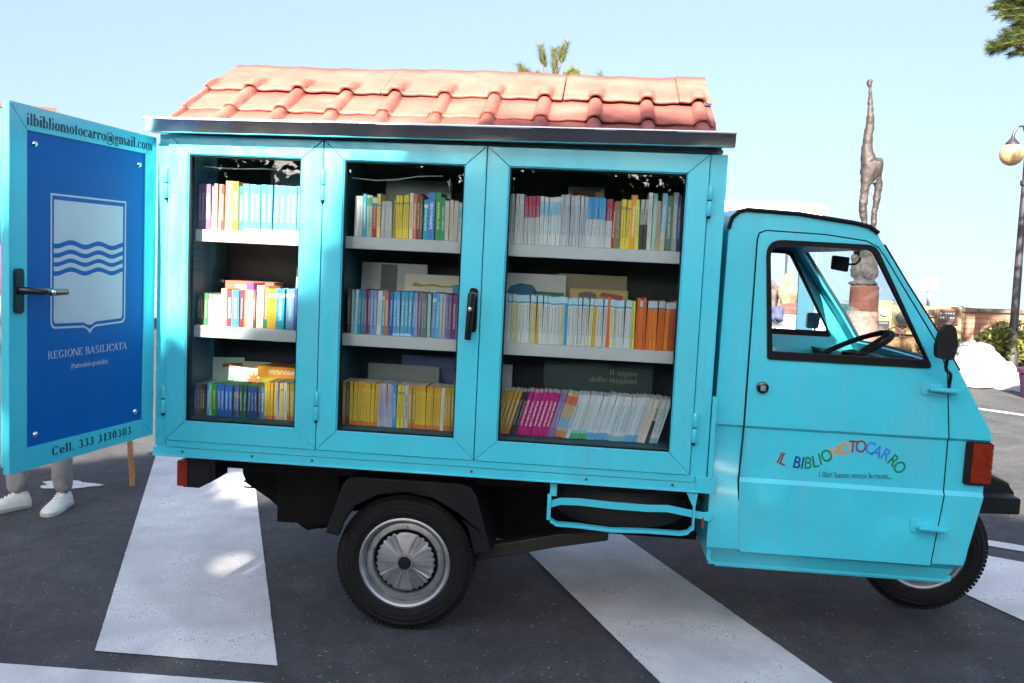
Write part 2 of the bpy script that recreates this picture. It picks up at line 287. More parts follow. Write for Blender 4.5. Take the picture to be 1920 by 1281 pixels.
# ------------------------------------------------------------------ ground
def asphalt():
    m = bpy.data.materials.new('asphalt'); m.use_nodes = True; n = m.node_tree; b = n.nodes['Principled BSDF']; L = n.links.new
    g = n.nodes.new('ShaderNodeNewGeometry'); b.inputs['Roughness'].default_value = .82
    def noise(s, d=6):
        x = n.nodes.new('ShaderNodeTexNoise'); x.inputs['Scale'].default_value = s; x.inputs['Detail'].default_value = d; L(g.outputs['Position'], x.inputs['Vector']); return x
    a, c, f = noise(.7), noise(9), noise(140, 3)
    cr = n.nodes.new('ShaderNodeValToRGB'); cr.color_ramp.elements[0].position = .3; cr.color_ramp.elements[0].color = (.026, .029, .033, 1); cr.color_ramp.elements[1].position = .72; cr.color_ramp.elements[1].color = (.066, .069, .073, 1)
    mm = n.nodes.new('ShaderNodeMath'); mm.operation = 'MULTIPLY_ADD'; mm.inputs[1].default_value = .5; L(a.outputs[0], mm.inputs[0])
    m2 = n.nodes.new('ShaderNodeMath'); m2.operation = 'MULTIPLY'; m2.inputs[1].default_value = .5; L(c.outputs[0], m2.inputs[0]); L(m2.outputs[0], mm.inputs[2]); L(mm.outputs[0], cr.inputs[0])
    v = n.nodes.new('ShaderNodeTexVoronoi'); v.inputs['Scale'].default_value = 170; L(g.outputs['Position'], v.inputs['Vector'])
    cs = n.nodes.new('ShaderNodeSeparateColor'); L(v.outputs['Color'], cs.inputs[0])
    mr = n.nodes.new('ShaderNodeMapRange'); mr.inputs[1].default_value = .0; mr.inputs[2].default_value = 1; mr.inputs[3].default_value = .62; mr.inputs[4].default_value = 1.35; L(cs.outputs[0], mr.inputs[0])
    mu = n.nodes.new('ShaderNodeMix'); mu.data_type = 'RGBA'; mu.blend_type = 'MULTIPLY'; mu.inputs[0].default_value = 1; L(cr.outputs[0], mu.inputs[6]); L(mr.outputs[0], mu.inputs[7])
    st = noise(1.9, 9); st.inputs['Roughness'].default_value = .75; st.inputs['Distortion'].default_value = .6
    sr = n.nodes.new('ShaderNodeMapRange'); sr.inputs[1].default_value = .36; sr.inputs[2].default_value = .62; sr.inputs[3].default_value = .62; sr.inputs[4].default_value = 1.18; L(st.outputs[0], sr.inputs[0])
    vo = n.nodes.new('ShaderNodeTexVoronoi'); vo.inputs['Scale'].default_value = 1.1; L(g.outputs['Position'], vo.inputs['Vector']); dr = n.nodes.new('ShaderNodeMapRange'); dr.inputs[1].default_value = .045; dr.inputs[2].default_value = .075; dr.inputs[3].default_value = .35; dr.inputs[4].default_value = 1
    dn = noise(16, 3); dm = n.nodes.new('ShaderNodeMath'); dm.operation = 'MULTIPLY_ADD'; dm.inputs[1].default_value = .06; L(dn.outputs[0], dm.inputs[0]); L(vo.outputs['Distance'], dm.inputs[2]); L(dm.outputs[0], dr.inputs[0])
    sm = n.nodes.new('ShaderNodeMath'); sm.operation = 'MULTIPLY'; L(sr.outputs[0], sm.inputs[0]); L(dr.outputs[0], sm.inputs[1])
    mu0 = mu; mu = n.nodes.new('ShaderNodeMix'); mu.data_type = 'RGBA'; mu.blend_type = 'MULTIPLY'; mu.inputs[0].default_value = 1; L(mu0.outputs[2], mu.inputs[6]); L(sm.outputs[0], mu.inputs[7])
    # rare pale stones
    sp_ = n.nodes.new('ShaderNodeMapRange'); sp_.inputs[1].default_value = .995; sp_.inputs[2].default_value = .998; L(cs.outputs[1], sp_.inputs[0])
    mw = n.nodes.new('ShaderNodeMix'); mw.data_type = 'RGBA'; L(sp_.outputs[0], mw.inputs[0]); L(mu.outputs[2], mw.inputs[6]); mw.inputs[7].default_value = (.30, .30, .29, 1)
    L(mw.outputs[2], b.inputs['Base Color'])
    bp = n.nodes.new('ShaderNodeBump'); bp.inputs['Strength'].default_value = .55; bp.inputs['Distance'].default_value = .006; L(v.outputs['Distance'], bp.inputs['Height'])
    bp2 = n.nodes.new('ShaderNodeBump'); bp2.inputs['Strength'].default_value = .3; bp2.inputs['Distance'].default_value = .004; L(f.outputs[0], bp2.inputs['Height']); L(bp.outputs[0], bp2.inputs['Normal']); L(bp2.outputs[0], b.inputs['Normal'])
    return m
def marking():
    m = bpy.data.materials.new('worn_white_paint'); m.use_nodes = True; n = m.node_tree; b = n.nodes['Principled BSDF']; L = n.links.new
    g = n.nodes.new('ShaderNodeNewGeometry'); b.inputs['Roughness'].default_value = .7
    v = n.nodes.new('ShaderNodeTexVoronoi'); v.inputs['Scale'].default_value = 170; L(g.outputs['Position'], v.inputs['Vector'])
    nz = n.nodes.new('ShaderNodeTexNoise'); nz.inputs['Scale'].default_value = 5; nz.inputs['Detail'].default_value = 8; L(g.outputs['Position'], nz.inputs['Vector'])
    cs = n.nodes.new('ShaderNodeSeparateColor'); L(v.outputs['Color'], cs.inputs[0])
    ad = n.nodes.new('ShaderNodeMath'); ad.operation = 'MULTIPLY_ADD'; ad.inputs[1].default_value = .45; L(nz.outputs[0], ad.inputs[0]); L(cs.outputs[0], ad.inputs[2])
    wr = n.nodes.new('ShaderNodeMapRange'); wr.inputs[1].default_value = 1.18; wr.inputs[2].default_value = 1.28; L(ad.outputs[0], wr.inputs[0])
    cr = n.nodes.new('ShaderNodeValToRGB'); cr.color_ramp.elements[0].color = (.52, .53, .54, 1); cr.color_ramp.elements[1].color = (.66, .67, .68, 1); cr.color_ramp.elements[0].position = .3; cr.color_ramp.elements[1].position = .65; L(nz.outputs[0], cr.inputs[0])
    mw = n.nodes.new('ShaderNodeMix'); mw.data_type = 'RGBA'; 
    n3 = n.nodes.new('ShaderNodeTexNoise'); n3.inputs['Scale'].default_value = 1.6; n3.inputs['Detail'].default_value = 9; n3.inputs['Roughness'].default_value = .7; L(g.outputs['Position'], n3.inputs['Vector'])
    r3 = n.nodes.new('ShaderNodeMapRange'); r3.inputs[1].default_value = .35; r3.inputs[2].default_value = .65; r3.inputs[3].default_value = .80; r3.inputs[4].default_value = 1.08; L(n3.outputs[0], r3.inputs[0])
    m3 = n.nodes.new('ShaderNodeMix'); m3.data_type = 'RGBA'; m3.blend_type = 'MULTIPLY'; m3.inputs[0].default_value = 1; L(cr.outputs[0], m3.inputs[6]); L(r3.outputs[0], m3.inputs[7])
    L(wr.outputs[0], mw.inputs[0]); L(m3.outputs[2], mw.inputs[6]); mw.inputs[7].default_value = (.11, .115, .12, 1); L(mw.outputs[2], b.inputs['Base Color'])
    bp = n.nodes.new('ShaderNodeBump'); bp.inputs['Strength'].default_value = .45; bp.inputs['Distance'].default_value = .005; L(v.outputs['Distance'], bp.inputs['Height']); L(bp.outputs[0], b.inputs['Normal'])
    return m
ASPH, MARK = asphalt(), marking()
g = MB()
ys = [-60, -20, -6, 0, 6, 15.5]; xs = [-70, -25, -8, 0, 8, 25, 70]
for j in range(len(ys)-1):
    for i in range(len(xs)-1):
        g.add([(xs[i], ys[j], 0), (xs[i+1], ys[j], 0), (xs[i+1], ys[j+1], 0), (xs[i], ys[j+1], 0)], [(0, 1, 2, 3)])
tag(g.build('ground', ASPH, weld=.001), kind='structure')
HILL = mat('hazy_hill_ground', (.15, .155, .13), .9, var=.35, vscale=.012)
g = MB(); N = 40
prof = [(15.5, -.15), (30, -9), (80, -30), (300, -60), (700, -62), (1100, -58), (1500, -52), (2600, -90)]
for y, z in prof:
    for i in range(N+1):
        a = (i/N-.5); x = a*(160+y*3.2)
        g.v.append((x, y, z+(9*sin(i*.9)+6*sin(i*2.3+1) if y > 1000 else 0)))
for j in range(len(prof)-1):
    for i in range(N): k = j*(N+1)+i; g.f.append((k, k+1, k+N+2, k+N+1)); g.m.append(0)
tag(g.build('hills', HILL, smooth='all'), kind='structure')
def strip(pts, z=.004):
    q = []
    for (x1, y1), (x2, y2) in zip(pts, pts[1:]+pts[:1]):
        L_ = sqrt((x2-x1)**2+(y2-y1)**2); k_ = max(2, int(L_/.02)); nx_, ny_ = -(y2-y1)/L_, (x2-x1)/L_
        for i in range(k_): t_ = i/k_; j = random.uniform(-.0008, .0008)+(random.uniform(-.003, .002) if random.random() < .06 else 0); q.append((x1+(x2-x1)*t_+nx_*j, y1+(y2-y1)*t_+ny_*j))
    pts = q; b = MB(); tri = tessellate_polygon([[Vec((x, y, 0)) for x, y in pts]]); b.add([(x, y, z) for x, y in pts], [tuple(t) for t in tri]); return tag(b.build('road_marking', MARK), kind='structure')
strip([(-.203, -.257), (.476, -.276), (-.90, 3.05), (-1.60, 3.05)])
strip([(1.95, -.55), (2.59, -.55), (1.10, 3.0), (.48, 3.0)])
strip([(3.60, .03), (4.25, -.15), (3.74, 1.40), (3.52, 1.52), (3.28, 1.62), (3.02, 1.40)])
strip([(3.0, 1.99), (6.2, .42), (6.26, .52), (3.06, 2.09)])
strip([(-2.2, -.385), (.9, -.412), (.9, -.62), (-2.2, -.62)])
strip([(5.3, 7.07), (9, 3.3), (9.08, 3.37), (5.38, 7.15)])
b = MB(); pts = []
for k in range(22):
    t = 2*pi*k/22; rr = 1+.16*sin(3*t+1)+.12*sin(5*t)+.05*sin(9*t); pts.append((-1.62+.17*rr*cos(t), 1.93+.10*rr*sin(t), .004))
b.add(pts, [tuple(range(22))]); tag(b.build('paint_splash', mat('spilled_white_paint', (.55, .56, .57), .7, var=.2, vscale=30)), kind='structure')

# ================================================================== THE VAN (its own frame: x forward, y away from the photographer, z up)
van = empty('three_wheeler_van', VAN, 'turquoise three-wheeled van built as a little library house with a tiled roof', 'van')
X0, X1, YB = -.11, 1.948, 1.45
# ---- cargo box shell
b = MB()
b.box(X0, X1, .0, YB, .66, .70)                                   # floor
b.box(X0, X1, .02, YB, 1.80, 1.845)                               # ceiling
b.box(X0, X0+.035, .012, YB, .70, 1.80)                           # rear wall
b.box(X1-.03, X1, .012, YB, .70, 1.80)                            # front wall
b.box(X0+.035, X1-.03, YB-.03, YB, .70, 1.80)                     # far wall
b.box(X0, -.069, -.004, .012, .69, 1.81)                          # rear corner post
b.box(1.889, X1, -.004, .012, .69, 1.845)                         # front corner post
b.box(X0, X1, .006, .02, 1.80, 1.845)                             # head rail
b.box(-.065, 1.905, -.008, .0, .683, .709)                        # ledge under the doors
b.box(X0-.008, 1.985, -.004, .0, .650, .680)                      # skirt
b.box(X0-.008, 1.985, -.010, -.004, .646, .653)                   # lip
b.box(1.912, 1.985, -.009, -.004, .653, .706)                     # corner gusset
b.box(1.951, 1.968, -.012, .03, .70, .995)
box = b.build('cargo_box', TEAL, van, bevel=.003)
for x0, x1 in ((.458, .575), (1.06, 1.165)):
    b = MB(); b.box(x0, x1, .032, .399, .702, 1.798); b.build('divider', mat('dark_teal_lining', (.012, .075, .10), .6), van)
b = MB(); b.box(-.074, 1.917, .40, .42, .702, 1.798); b.build('partition', INNER, van)
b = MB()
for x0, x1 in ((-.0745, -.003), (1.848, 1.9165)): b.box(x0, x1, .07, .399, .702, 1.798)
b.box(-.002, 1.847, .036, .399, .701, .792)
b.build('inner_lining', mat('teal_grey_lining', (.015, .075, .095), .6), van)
# screws of the skirt
for x in (.0, .27, .50, 1.10, 1.52, 1.71, 1.83):
    b = MB(); b.lathe([(.0001, -.0075), (.004, -.0075), (.005, -.0045)], (x, 0, .667 if x != 1.71 else .694), 'y', 10); b.build('screw', mat('dull_screw', (.12, .13, .14), .4, metal=.8), van)


# ---- shelves
SHX = [(.0, .456), (.577, 1.058), (1.167, 1.846)]
for x0, x1 in SHX:
    for z in (1.46, 1.096):
        b = MB(); b.box(x0, x1, .078, .398, z, z+.045); b.box(x0, x1, .0765, .078, z+.001, z+.044)
        b.build('shelf', SHELF, van, bevel=.002)

# ---- glazed doors
GZ0, GZ1 = .7825, 1.7765
def door(x0, x1, gx0, gx1, hinge_x, hinge_zs, handle=None):
    z0, z1 = .711, 1.843; gp = .0009; b = MB()
    O = [(x0, z0), (x1, z0), (x1, z1), (x0, z1)]; I = [(gx0, GZ0), (gx1, GZ0), (gx1, GZ1), (gx0, GZ1)]
    for k in range(4):
        a, c = O[k], O[(k+1) % 4]; d, e = I[(k+1) % 4], I[k]
        t = (Vec(c)-Vec(a)).normalized()*gp
        p = [Vec(a)+t, Vec(c)-t, Vec(d)-t, Vec(e)+t]
        b.plate([[tuple(q) for q in p]], side(0), -.014, .024)
        # rebate moulding on the inner edge
        q0, q1 = Vec(e), Vec(d); nrm = Vec((-(q1-q0).y, (q1-q0).x)).normalized()
        b.plate([[tuple(q0), tuple(q1), tuple(q1+nrm*.004), tuple(q0+nrm*.004)]], side(0), -.009, .02)
    o = b.build('glazed_door', TEAL2, van, bevel=.0018)
    b = MB(); b.plate([[(gx0+.004, GZ0+.004), (gx1-.004, GZ0+.004), (gx1-.004, GZ1-.004), (gx0+.004, GZ1-.004)], [(gx0+.009, GZ0+.009), (gx0+.009, GZ1-.009), (gx1-.009, GZ1-.009), (gx1-.009, GZ0+.009)]], side(0), -.002, .0105)
    b.build('gasket', BLACK, o)
    b = MB(); b.box(gx0+.005, gx1-.005, .0108, .0148, GZ0+.005, GZ1-.005); b.build('glass_pane', GLASS, o)
    for z in hinge_zs:
        b = MB()
        for dz in (0, .056): b.lathe([(.0001, dz), (.0075, dz+.0005), (.0085, dz+.002), (.0085, dz+.050), (.0075, dz+.052), (.0001, dz+.0525)], (hinge_x, -.018, z), 'z', 14)
        b.box(hinge_x-.012, hinge_x+.012, -.0165, -.0145, z+.004, z+.048); b.box(hinge_x-.012, hinge_x+.012, -.0165, -.0145, z+.060, z+.104)
        b.build('hinge', TEAL2, o, smooth=True)
        b = MB(); b.lathe([(.0001, -.0075), (.006, -.0075), (.006, .02), (.0001, .02)], (hinge_x, -.018, z), 'z', 12); b.lathe([(.006, .02), (.006, .05), (.0072, .051), (.0072, .0575), (.0001, .058)], (hinge_x, -.018, z), 'z', 12); b.build('hinge_pin', DARK, o)
    if handle:
        hx, hz = handle; b = MB()
        b.plate([rpoly(rect(hx-.0155, hx+.0155, hz-.075, hz+.085), .015)], side(0), -.024, -.0142)
        b.lathe([(.014, -.05), (.015, -.024)], (hx-.002, 0, hz+.055), 'y', 16, ends=True)
        pth = [(hx-.002, -.047, hz+.065), (hx-.004, -.052, hz+.02), (hx-.006, -.056, hz-.04), (hx-.010, -.056, hz-.10)]
        b.tube(pth, [.015, .014, .0135, .012], 10)
        h = b.build('handle', mat('gloss_black_handle', (.008, .008, .009), .2, coat=.6), o, smooth=True, bevel=.002)
        b = MB(); b.lathe([(.0001, -.0735), (.0075, -.073), (.008, -.066)], (hx-.005, 0, hz+.01), 'y', 14); b.build('lock_cylinder', SCREW, h)
    return o
door(-.066, .5125, .006, .4336, -.073, (1.612, .812))
door(.5155, 1.1055, .588, 1.032, .5145, (1.628, .822), (1.081, 1.255))
door(1.1085, 1.886, 1.1865, 1.814, 1.893, (1.63, .828))

# ---- stainless eaves strip
b = MB(); n = 60
xs = [-.126+(1.960+.126)*i/n for i in range(n+1)]
for i, x in enumerate(xs):
    s_ = .0100*(x+.126)
    q_ = .0030*sin(x*7.3)+.0022*sin(x*17+1)+.0014*sin(x*41+2)
    for y, z in ((.02, 1.848), (-.070, 1.842), (-.076, 1.845), (-.084+q_, 1.884), (-.086+q_, 1.889), (-.080, 1.890), (-.070, 1.884), (.02, 1.886)): b.v.append((x, y, z+s_))
for i in range(n):
    for k in range(8): a = i*8+k; c = i*8+(k+1) % 8; b.f.append((a, c, c+8, a+8)); b.m.append(0)
b.f += [tuple(range(8)), tuple(n*8+k for k in range(8))]; b.m += [0, 0]
strip_o = b.build('eaves_strip', STEEL, van, smooth=True)
b = MB(); b.tube([(-.127, -.0835, 1.890), (1.961, -.0835, 1.9109)], .0042, 8); b.build('rolled_lip', mat('brushed_steel_lip', (.8, .8, .8), .35, metal=.3), strip_o, smooth=True)
b = MB(); b.box(-.09, 1.93, .0, 1.5, 1.848, 1.862); b.build('roof_deck', TEAL, van)

# ---- tiled roof (two slopes of pressed tile sheets)
def tile_sheet(b, x0, x1, t0, t1, lift0, lift1, far=False, top=False):
    U = Vec((0, .885, .466)); Nn = Vec((0, -.466, .885)); O = Vec((0, -.03, 1.835)); per = .2
    nx = max(8, int((x1-x0)/.005)); tt = [0, .025, .06, .12, .25, .33, .42, .6, .8, 1.0] if top else [0, .03, .1, .3, .6, 1.0]
    base = len(b.v)
    for j, t in enumerate(tt):
        for i in range(nx+1):
            x = x0+(x1-x0)*i/nx; d = ((x-.075+per/2) % per)-per/2; n_ = int((x-.075+per/2)//per)
            rw = .031-.005*t; q = max(0, 1-(d/rw)**2)**.62; f = (1-t)
            rib = .030*q*(1+.07*sin(n_*2.7))
            if top: rib *= max(0, 1-(t/.36)**2.2)**.5 if t < .36 else 0
            pan = -.004*(1-(abs(d)/.1))-.003*math.exp(-((d-.06)/.03)**2)
            dip = -.013*math.exp(-((d-.043)/.012)**2)*math.exp(-((t-.30)/.10)**2) if top else 0
            h = lift0*f+lift1*(1-f)+rib*(.86+.14*f)+pan+dip+.0025*sin(x*5+t*3)
            tp = t0+(t1-t0)*t-(.016*q if t < .09 else 0)+.002*sin(x*9+n_)
            P = O+U*tp+Nn*h; P.x = x
            if far: P.y = 1.45-P.y
            b.v.append(tuple(P))
    for j in range(len(tt)-1):
        for i in range(nx): k = base+j*(nx+1)+i; b.f.append((k, k+1, k+nx+2, k+nx+1)); b.m.append(0)
b = MB()
for far in (False, True):
    for (a, c, dl, ds) in ((-.105, .612, .0, .004), (.616, 1.342, .004, .0), (1.348, 1.80, .002, .003), (1.802, 1.925, .008, -.002)):
        tile_sheet(b, a, c, .50+ds, .846, .027+dl, .018+dl, far, True)
    for (a, c, dl, ds) in ((-.105, .866, .0, .0), (.870, 1.925, .003, .003)):
        tile_sheet(b, a, c, .276+ds, .53, .019+dl, .010, far)
        tile_sheet(b, a, c, .045-ds, .30, .017+dl, .008, far)
b.build('tiled_roof', TILE, van, smooth=True, solid=.013)
b = MB(); b.plate([[(-.02, 1.85), (1.46, 1.85), (.72, 2.20)]], lambda a, c, d: Vec((d, a, c)), -.09, 1.91); b.build('roof_core', mat('roof_filler', (.25, .12, .08), .8), van)

# ---- swung open rear door with the blue panel
DA = R(262.5); dd = Vec((cos(DA), sin(DA), 0)); nn = Vec((-dd.y, dd.x, 0)); nn = nn if nn.y < 0 and nn.x > 0 else -nn
HG = Vec((-.112, -.015, 0)); W_ = .717
DF = lambda a, z, d: HG+dd*(W_-a)+Vec((0, 0, z))-nn*d           # a runs from the free edge to the hinge, d into the door
zs = [.731, 1.838]
b = MB(); z0, z1 = zs; fw_ = .066
O = [(0, z0), (W_, z0-.003), (W_, z1-.010), (0, z1)]; I = [(.073, .800), (.651, .796), (.651, 1.763), (.073, 1.763)]
for k in range(4):
    a, c = Vec(O[k]), Vec(O[(k+1) % 4]); d, e = Vec(I[(k+1) % 4]), Vec(I[k]); t = (c-a).normalized()*.0008
    b.plate([[tuple(a+t), tuple(c-t), tuple(d-t), tuple(e+t)]], DF, 0, .022)
b.plate([[(.016, z0+.016), (W_-.016, z0+.014), (W_-.016, z1-.03), (.016, z1-.022)], [(.05, .79), (.05, 1.78), (W_-.05, 1.78), (W_-.05, .79)]], DF, .030, .044)
b.plate([[(.03, z0+.03), (W_-.03, z0+.03), (W_-.03, z1-.04), (.03, z1-.035)], [(.06, .80), (.06, 1.765), (W_-.06, 1.765), (W_-.06, .80)]], DF, .022, .030)
rdoor = b.build('rear_door', TEAL2, van, bevel=.0015)
b = MB(); b.plate([[(.0735, .8005), (.6505, .7965), (.6505, 1.7625), (.0735, 1.7625)]], DF, .004, .040); pan = b.build('blue_panel', BLUEP, rdoor)
b = MB()                                                        # emblem: outline, field and the gaps of the waves
def shield(i0, i1, zt, zb, tip, r):
    c = (i0+i1)/2; left = [(i0, zt)]+[(i0+r-r*cos(R(q)), zb+r-r*sin(R(q))) for q in range(0, 91, 15)]
    left += [(c-.030, zb-.004), (c-.012, zb-.012), (c, tip)]
    return left+[(2*c-x, y) for x, y in left[::-1][1:]]
A0, A1 = W_-.541, W_-.169
outl = shield(A0, A1, 1.585, 1.160, 1.135, .022); inn = shield(A0+.006, A1-.006, 1.579, 1.166, 1.147, .018)
b.plate([outl, inn[::-1]], DF, .0030, .0041)
B0, B1 = W_-.5265, W_-.1855
def wave(z): return [(B0+(B1-B0)*k/48, z+.0065*cos(k/48*2*pi*2.5+pi*.86)) for k in range(49)]
levels = [1.4135, 1.3975, 1.3835, 1.3685, 1.3545, 1.3405, 1.3265, 1.3115]
levels = [z+.022 for z in levels]
top = wave(levels[0]); b.plate([[(B0, 1.566)]+top+[(B1, 1.566)]], DF, .0030, .0041)
for k in (1, 3, 5): b.plate([wave(levels[k])+wave(levels[k+1])[::-1]], DF, .0030, .0041)
low = shield(B0, B1, 1.30, 1.1765, 1.163, .012)
b.plate([wave(levels[7])+[low[-1]][:0]+low[::-1][1:-1]], DF, .0030, .0041)
b.build('coat_of_arms', PRINTW, rdoor)
b = MB()
f = lambda x0, z: (lambda a, c, d: DF(x0+a, z+c, .0040+d))
roman(b, 'REGIONE BASILICATA', .398, .0245, f(W_-.553, 1.0655), GN)
roman(b, '(Patrocinio gratuito)', .184, .0150, f(W_-.446, 1.0245), GN)
b.build('panel_lettering', PRINTW, rdoor)
b = MB()
g_ = lambda x0, z: (lambda a, c, d: DF(x0+a, z+c, d))
roman(b, 'ilbibliomotocarro@gmail.com', .622, .0335, g_(W_-.648, 1.7785), GB)
roman(b, 'Cell. 333 3130303', .41, .0275, g_(W_-.539, .7545), GB, spacing=.05)
b.build('door_lettering', INK, rdoor)
for s_, z in ((.609, 1.726), (.099, 1.72), (.606, .835), (.105, .831)):
    c = DF(W_-s_, z, .004); b = MB(); M_ = Mat.Translation(c) @ (Vec((0, 0, 1)).rotation_difference(nn)).to_matrix().to_4x4()
    q = MB(); q.lathe([(.0001, .007), (.006, .0065), (.0095, .003), (.0105, .0)], (0, 0, 0), 'z', 16); q.v = [tuple(M_ @ Vec(v)) for v in q.v]; q.build('screw_cap', SCREW, rdoor, smooth=True)
b = MB(); a0 = W_-.685
b.plate([rpoly(rect(a0-.0165, a0+.0165, 1.216, 1.352), .014)], DF, -.011, 0)
b.tube([DF(a0, 1.286, -.008), DF(a0, 1.286, -.042), DF(a0+.018, 1.284, -.05), DF(a0+.07, 1.281, -.05), DF(a0+.155, 1.280, -.046)], [.012, .012, .0115, .0125, .010], 10)
h = b.build('handle', mat('gloss_black_handle'), rdoor, smooth=True, bevel=.002)
b = MB(); c = DF(a0+.075, 1.281, -.0615); b.lathe([(.0001, -.006), (.0075, -.005), (.0085, .004)], c, 'y', 14); b.build('lock_cylinder', SCREW, h)

# ---- cab
ZB = [.895, .885, .705, .690, .44, .415, .357]                      # levels of the creases
YBn = [.030, .041, .041, .030, .030, .060, .074]                   # how far the side lies in at each
def lerp(t, pts):
    pts = sorted(pts)
    if t <= pts[0][0]: return pts[0][1]
    for (a, p), (c, q) in zip(pts, pts[1:]):
        if t <= c: return p+(q-p)*(t-a)/(c-a)
    return pts[-1][1]
XR = [(.357, 2.012), (.415, 1.975), (.44, 1.97), (.69, 1.966), (.895, 1.968), (1.59, 1.972)]
FRONT = [(1.972, 1.590, .03), (1.982, 1.630, .03), (2.004, 1.650, .03), (2.03, 1.657, .03), (2.21, 1.65, .03), (2.40, 1.627, .03), (2.452, 1.616, .03), (2.482, 1.596, .03), (2.505, 1.560, .03), (2.612, 1.405, .03), (2.712, 1.266, .03), (2.800, 1.130, .03),
         (2.923, .925, .03), (2.930, .895, .03), (2.922, .885, .041), (2.920, .705, .041), (2.919, .690, .03), (2.872, .44, .03), (2.855, .415, .060), (2.815, .357, .074)]
fr = [0, .035, .06, .14, .3, .5, .7, .86, .94, .965, 1]
b = MB(); rows = []
for i, (x, z, y0) in enumerate(FRONT):
    row = []
    for t in fr:
        bl = 1-abs(2*t-1)**3
        bx = 0 if i < 3 else .01*bl if i < 7 else .075*bl; bz = .03*bl if 1 <= i <= 6 else 0
        row.append(len(b.v)); b.v.append((x+bx, y0+(1.45-2*y0)*t, z+bz))
    rows.append(row)
for i in range(len(rows)-1):
    for k in range(len(fr)-1):
        if 8 <= i < 11 and 2 <= k < len(fr)-3: continue            # windscreen opening
        b.f.append((rows[i][k], rows[i][k+1], rows[i+1][k+1], rows[i+1][k])); b.m.append(0)
b.add([(1.972, .03, 1.59), (1.972, 1.42, 1.59), (1.968, 1.42, .895), (1.968, .03, .895)], [(0, 1, 2, 3)])
WIN = rpoly([(2.136, 1.138), (2.705, 1.138), (2.478, 1.558), (2.103, 1.562)], [.012, .012, .05, .055])
for mir in (False, True):
    Y = (lambda y: 1.45-y) if mir else (lambda y: y)
    up = [(p[0], p[1]) for p in FRONT[:14]]+[(1.968, .895)]
    tri = tessellate_polygon([[Vec((*p, 0)) for p in up], [Vec((*p, 0)) for p in WIN]])
    b.add([(p[0], Y(.03), p[1]) for p in up+WIN], [tuple(t) for t in tri])
    fx = [(.895, 2.930), (.885, 2.922), (.705, 2.920), (.69, 2.919), (.44, 2.872), (.415, 2.855), (.357, 2.815)]
    for k in range(6):
        z0, z1 = ZB[k], ZB[k+1]; y0, y1 = YBn[k], YBn[k+1]
        b.add([(lerp(z0, XR), Y(y0), z0), (fx[k][1], Y(y0), z0), (fx[k+1][1], Y(y1), z1), (lerp(z1, XR), Y(y1), z1)], [(0, 1, 2, 3)])
cab = b.build('cab', TEAL, van, weld=.0006, bevel=.008, seg=3, smooth=True, solid=.018)
b = MB(); b.box(1.985, 2.85, .07, 1.38, .365, .385); b.box(1.976, 1.99, .05, 1.40, .385, 1.14); b.box(1.9735, 1.985, .07, 1.38, 1.14, 1.58)
b.build('cab_floor', TEAL, van)
# seam of the door and the door skin
SEAM = [(2.073, 1.56), (2.078, 1.582), (2.100, 1.592), (2.30, 1.587), (2.446, 1.571), (2.488, 1.550), (2.515, 1.515), (2.722, 1.215), (2.757, 1.124), (2.782, .895), (2.783, .885), (2.784, .705), (2.784, .690), (2.759, .44)]
bodyY = lambda z: lerp(z, list(zip(ZB, YBn))+[(2, .03)])
def inset(pts, d):
    out = []; n = len(pts); c = Vec((2.4, .95))
    for p in pts: v = Vec(p); w = (c-v); out.append((p[0]+d*(1 if w.x > 0 else -1)*(1 if abs(w.x) > .3 or p[1] < 1.4 else .3), p[1]+(-d if p[1] > 1.2 else 0)))
    return out
DS_ = inset(SEAM, .002); DR = [(.44, 2.088), (.69, 2.0695), (.895, 2.0755)]
b = MB(); up = [p for p in DS_ if p[1] > .894]+[(2.0755, .895)]
tri = tessellate_polygon([[Vec((*p, 0)) for p in up], [Vec((*p, 0)) for p in WIN]]); b.add([(p[0], .0255, p[1]) for p in up+WIN], [tuple(t) for t in tri])
dfx = [(.895, 2.780), (.885, 2.781), (.705, 2.782), (.69, 2.782), (.432, 2.757)]
lv = [.895, .885, .705, .69, .432]; ly = [.0255, .0365, .0365, .0255, .0255]
for k in range(4): b.add([(lerp(lv[k], DR), ly[k], lv[k]), (dfx[k][1], ly[k], lv[k]), (dfx[k+1][1], ly[k+1], lv[k+1]), (lerp(lv[k+1], DR), ly[k+1], lv[k+1])], [(0, 1, 2, 3)])
cdoor = b.build('cab_door', TEAL, van, weld=.0006, solid=.004, off=-1, bevel=.0015, face=(0, -1, 0))
b = MB(); pth = SEAM+[(2.757, .428), (2.40, .430), (2.088, .430), (2.0665, .69), (2.0725, .895)]
b.tube([(x, bodyY(z)-.0005, z) for x, z in pth], .0032, 6, closed=True)
b.build('door_seal', BLACK, cdoor)
b = MB(); inner = rpoly([(2.152, 1.166), (2.684, 1.166), (2.470, 1.541), (2.118, 1.546)], [.006, .008, .04, .045])
b.plate([WIN, inner], side(0), .020, .050); b.build('window_seal', BLACK, cdoor, bevel=.002)
b = MB(); b.plate([[(2.148, 1.150), (2.690, 1.150), (2.680, 1.178), (2.146, 1.182)]], side(0), .034, .037); b.build('side_window', WSG, cdoor)   # wound down: only its top edge shows
b = MB(); b.lathe([(.0001, .012), (.012, .012), (.020, .014), (.0215, .019), (.0225, .027)], (2.127, 0, 1.036), 'y', 24)
lk = b.build('door_lock', mat('gloss_black_handle'), cdoor, smooth=True)
b = MB(); b.plate([rpoly(rect(2.118, 2.136, 1.026, 1.046), .003)], side(0), .008, .0125); b.build('keyhole_plate', RIM, lk)
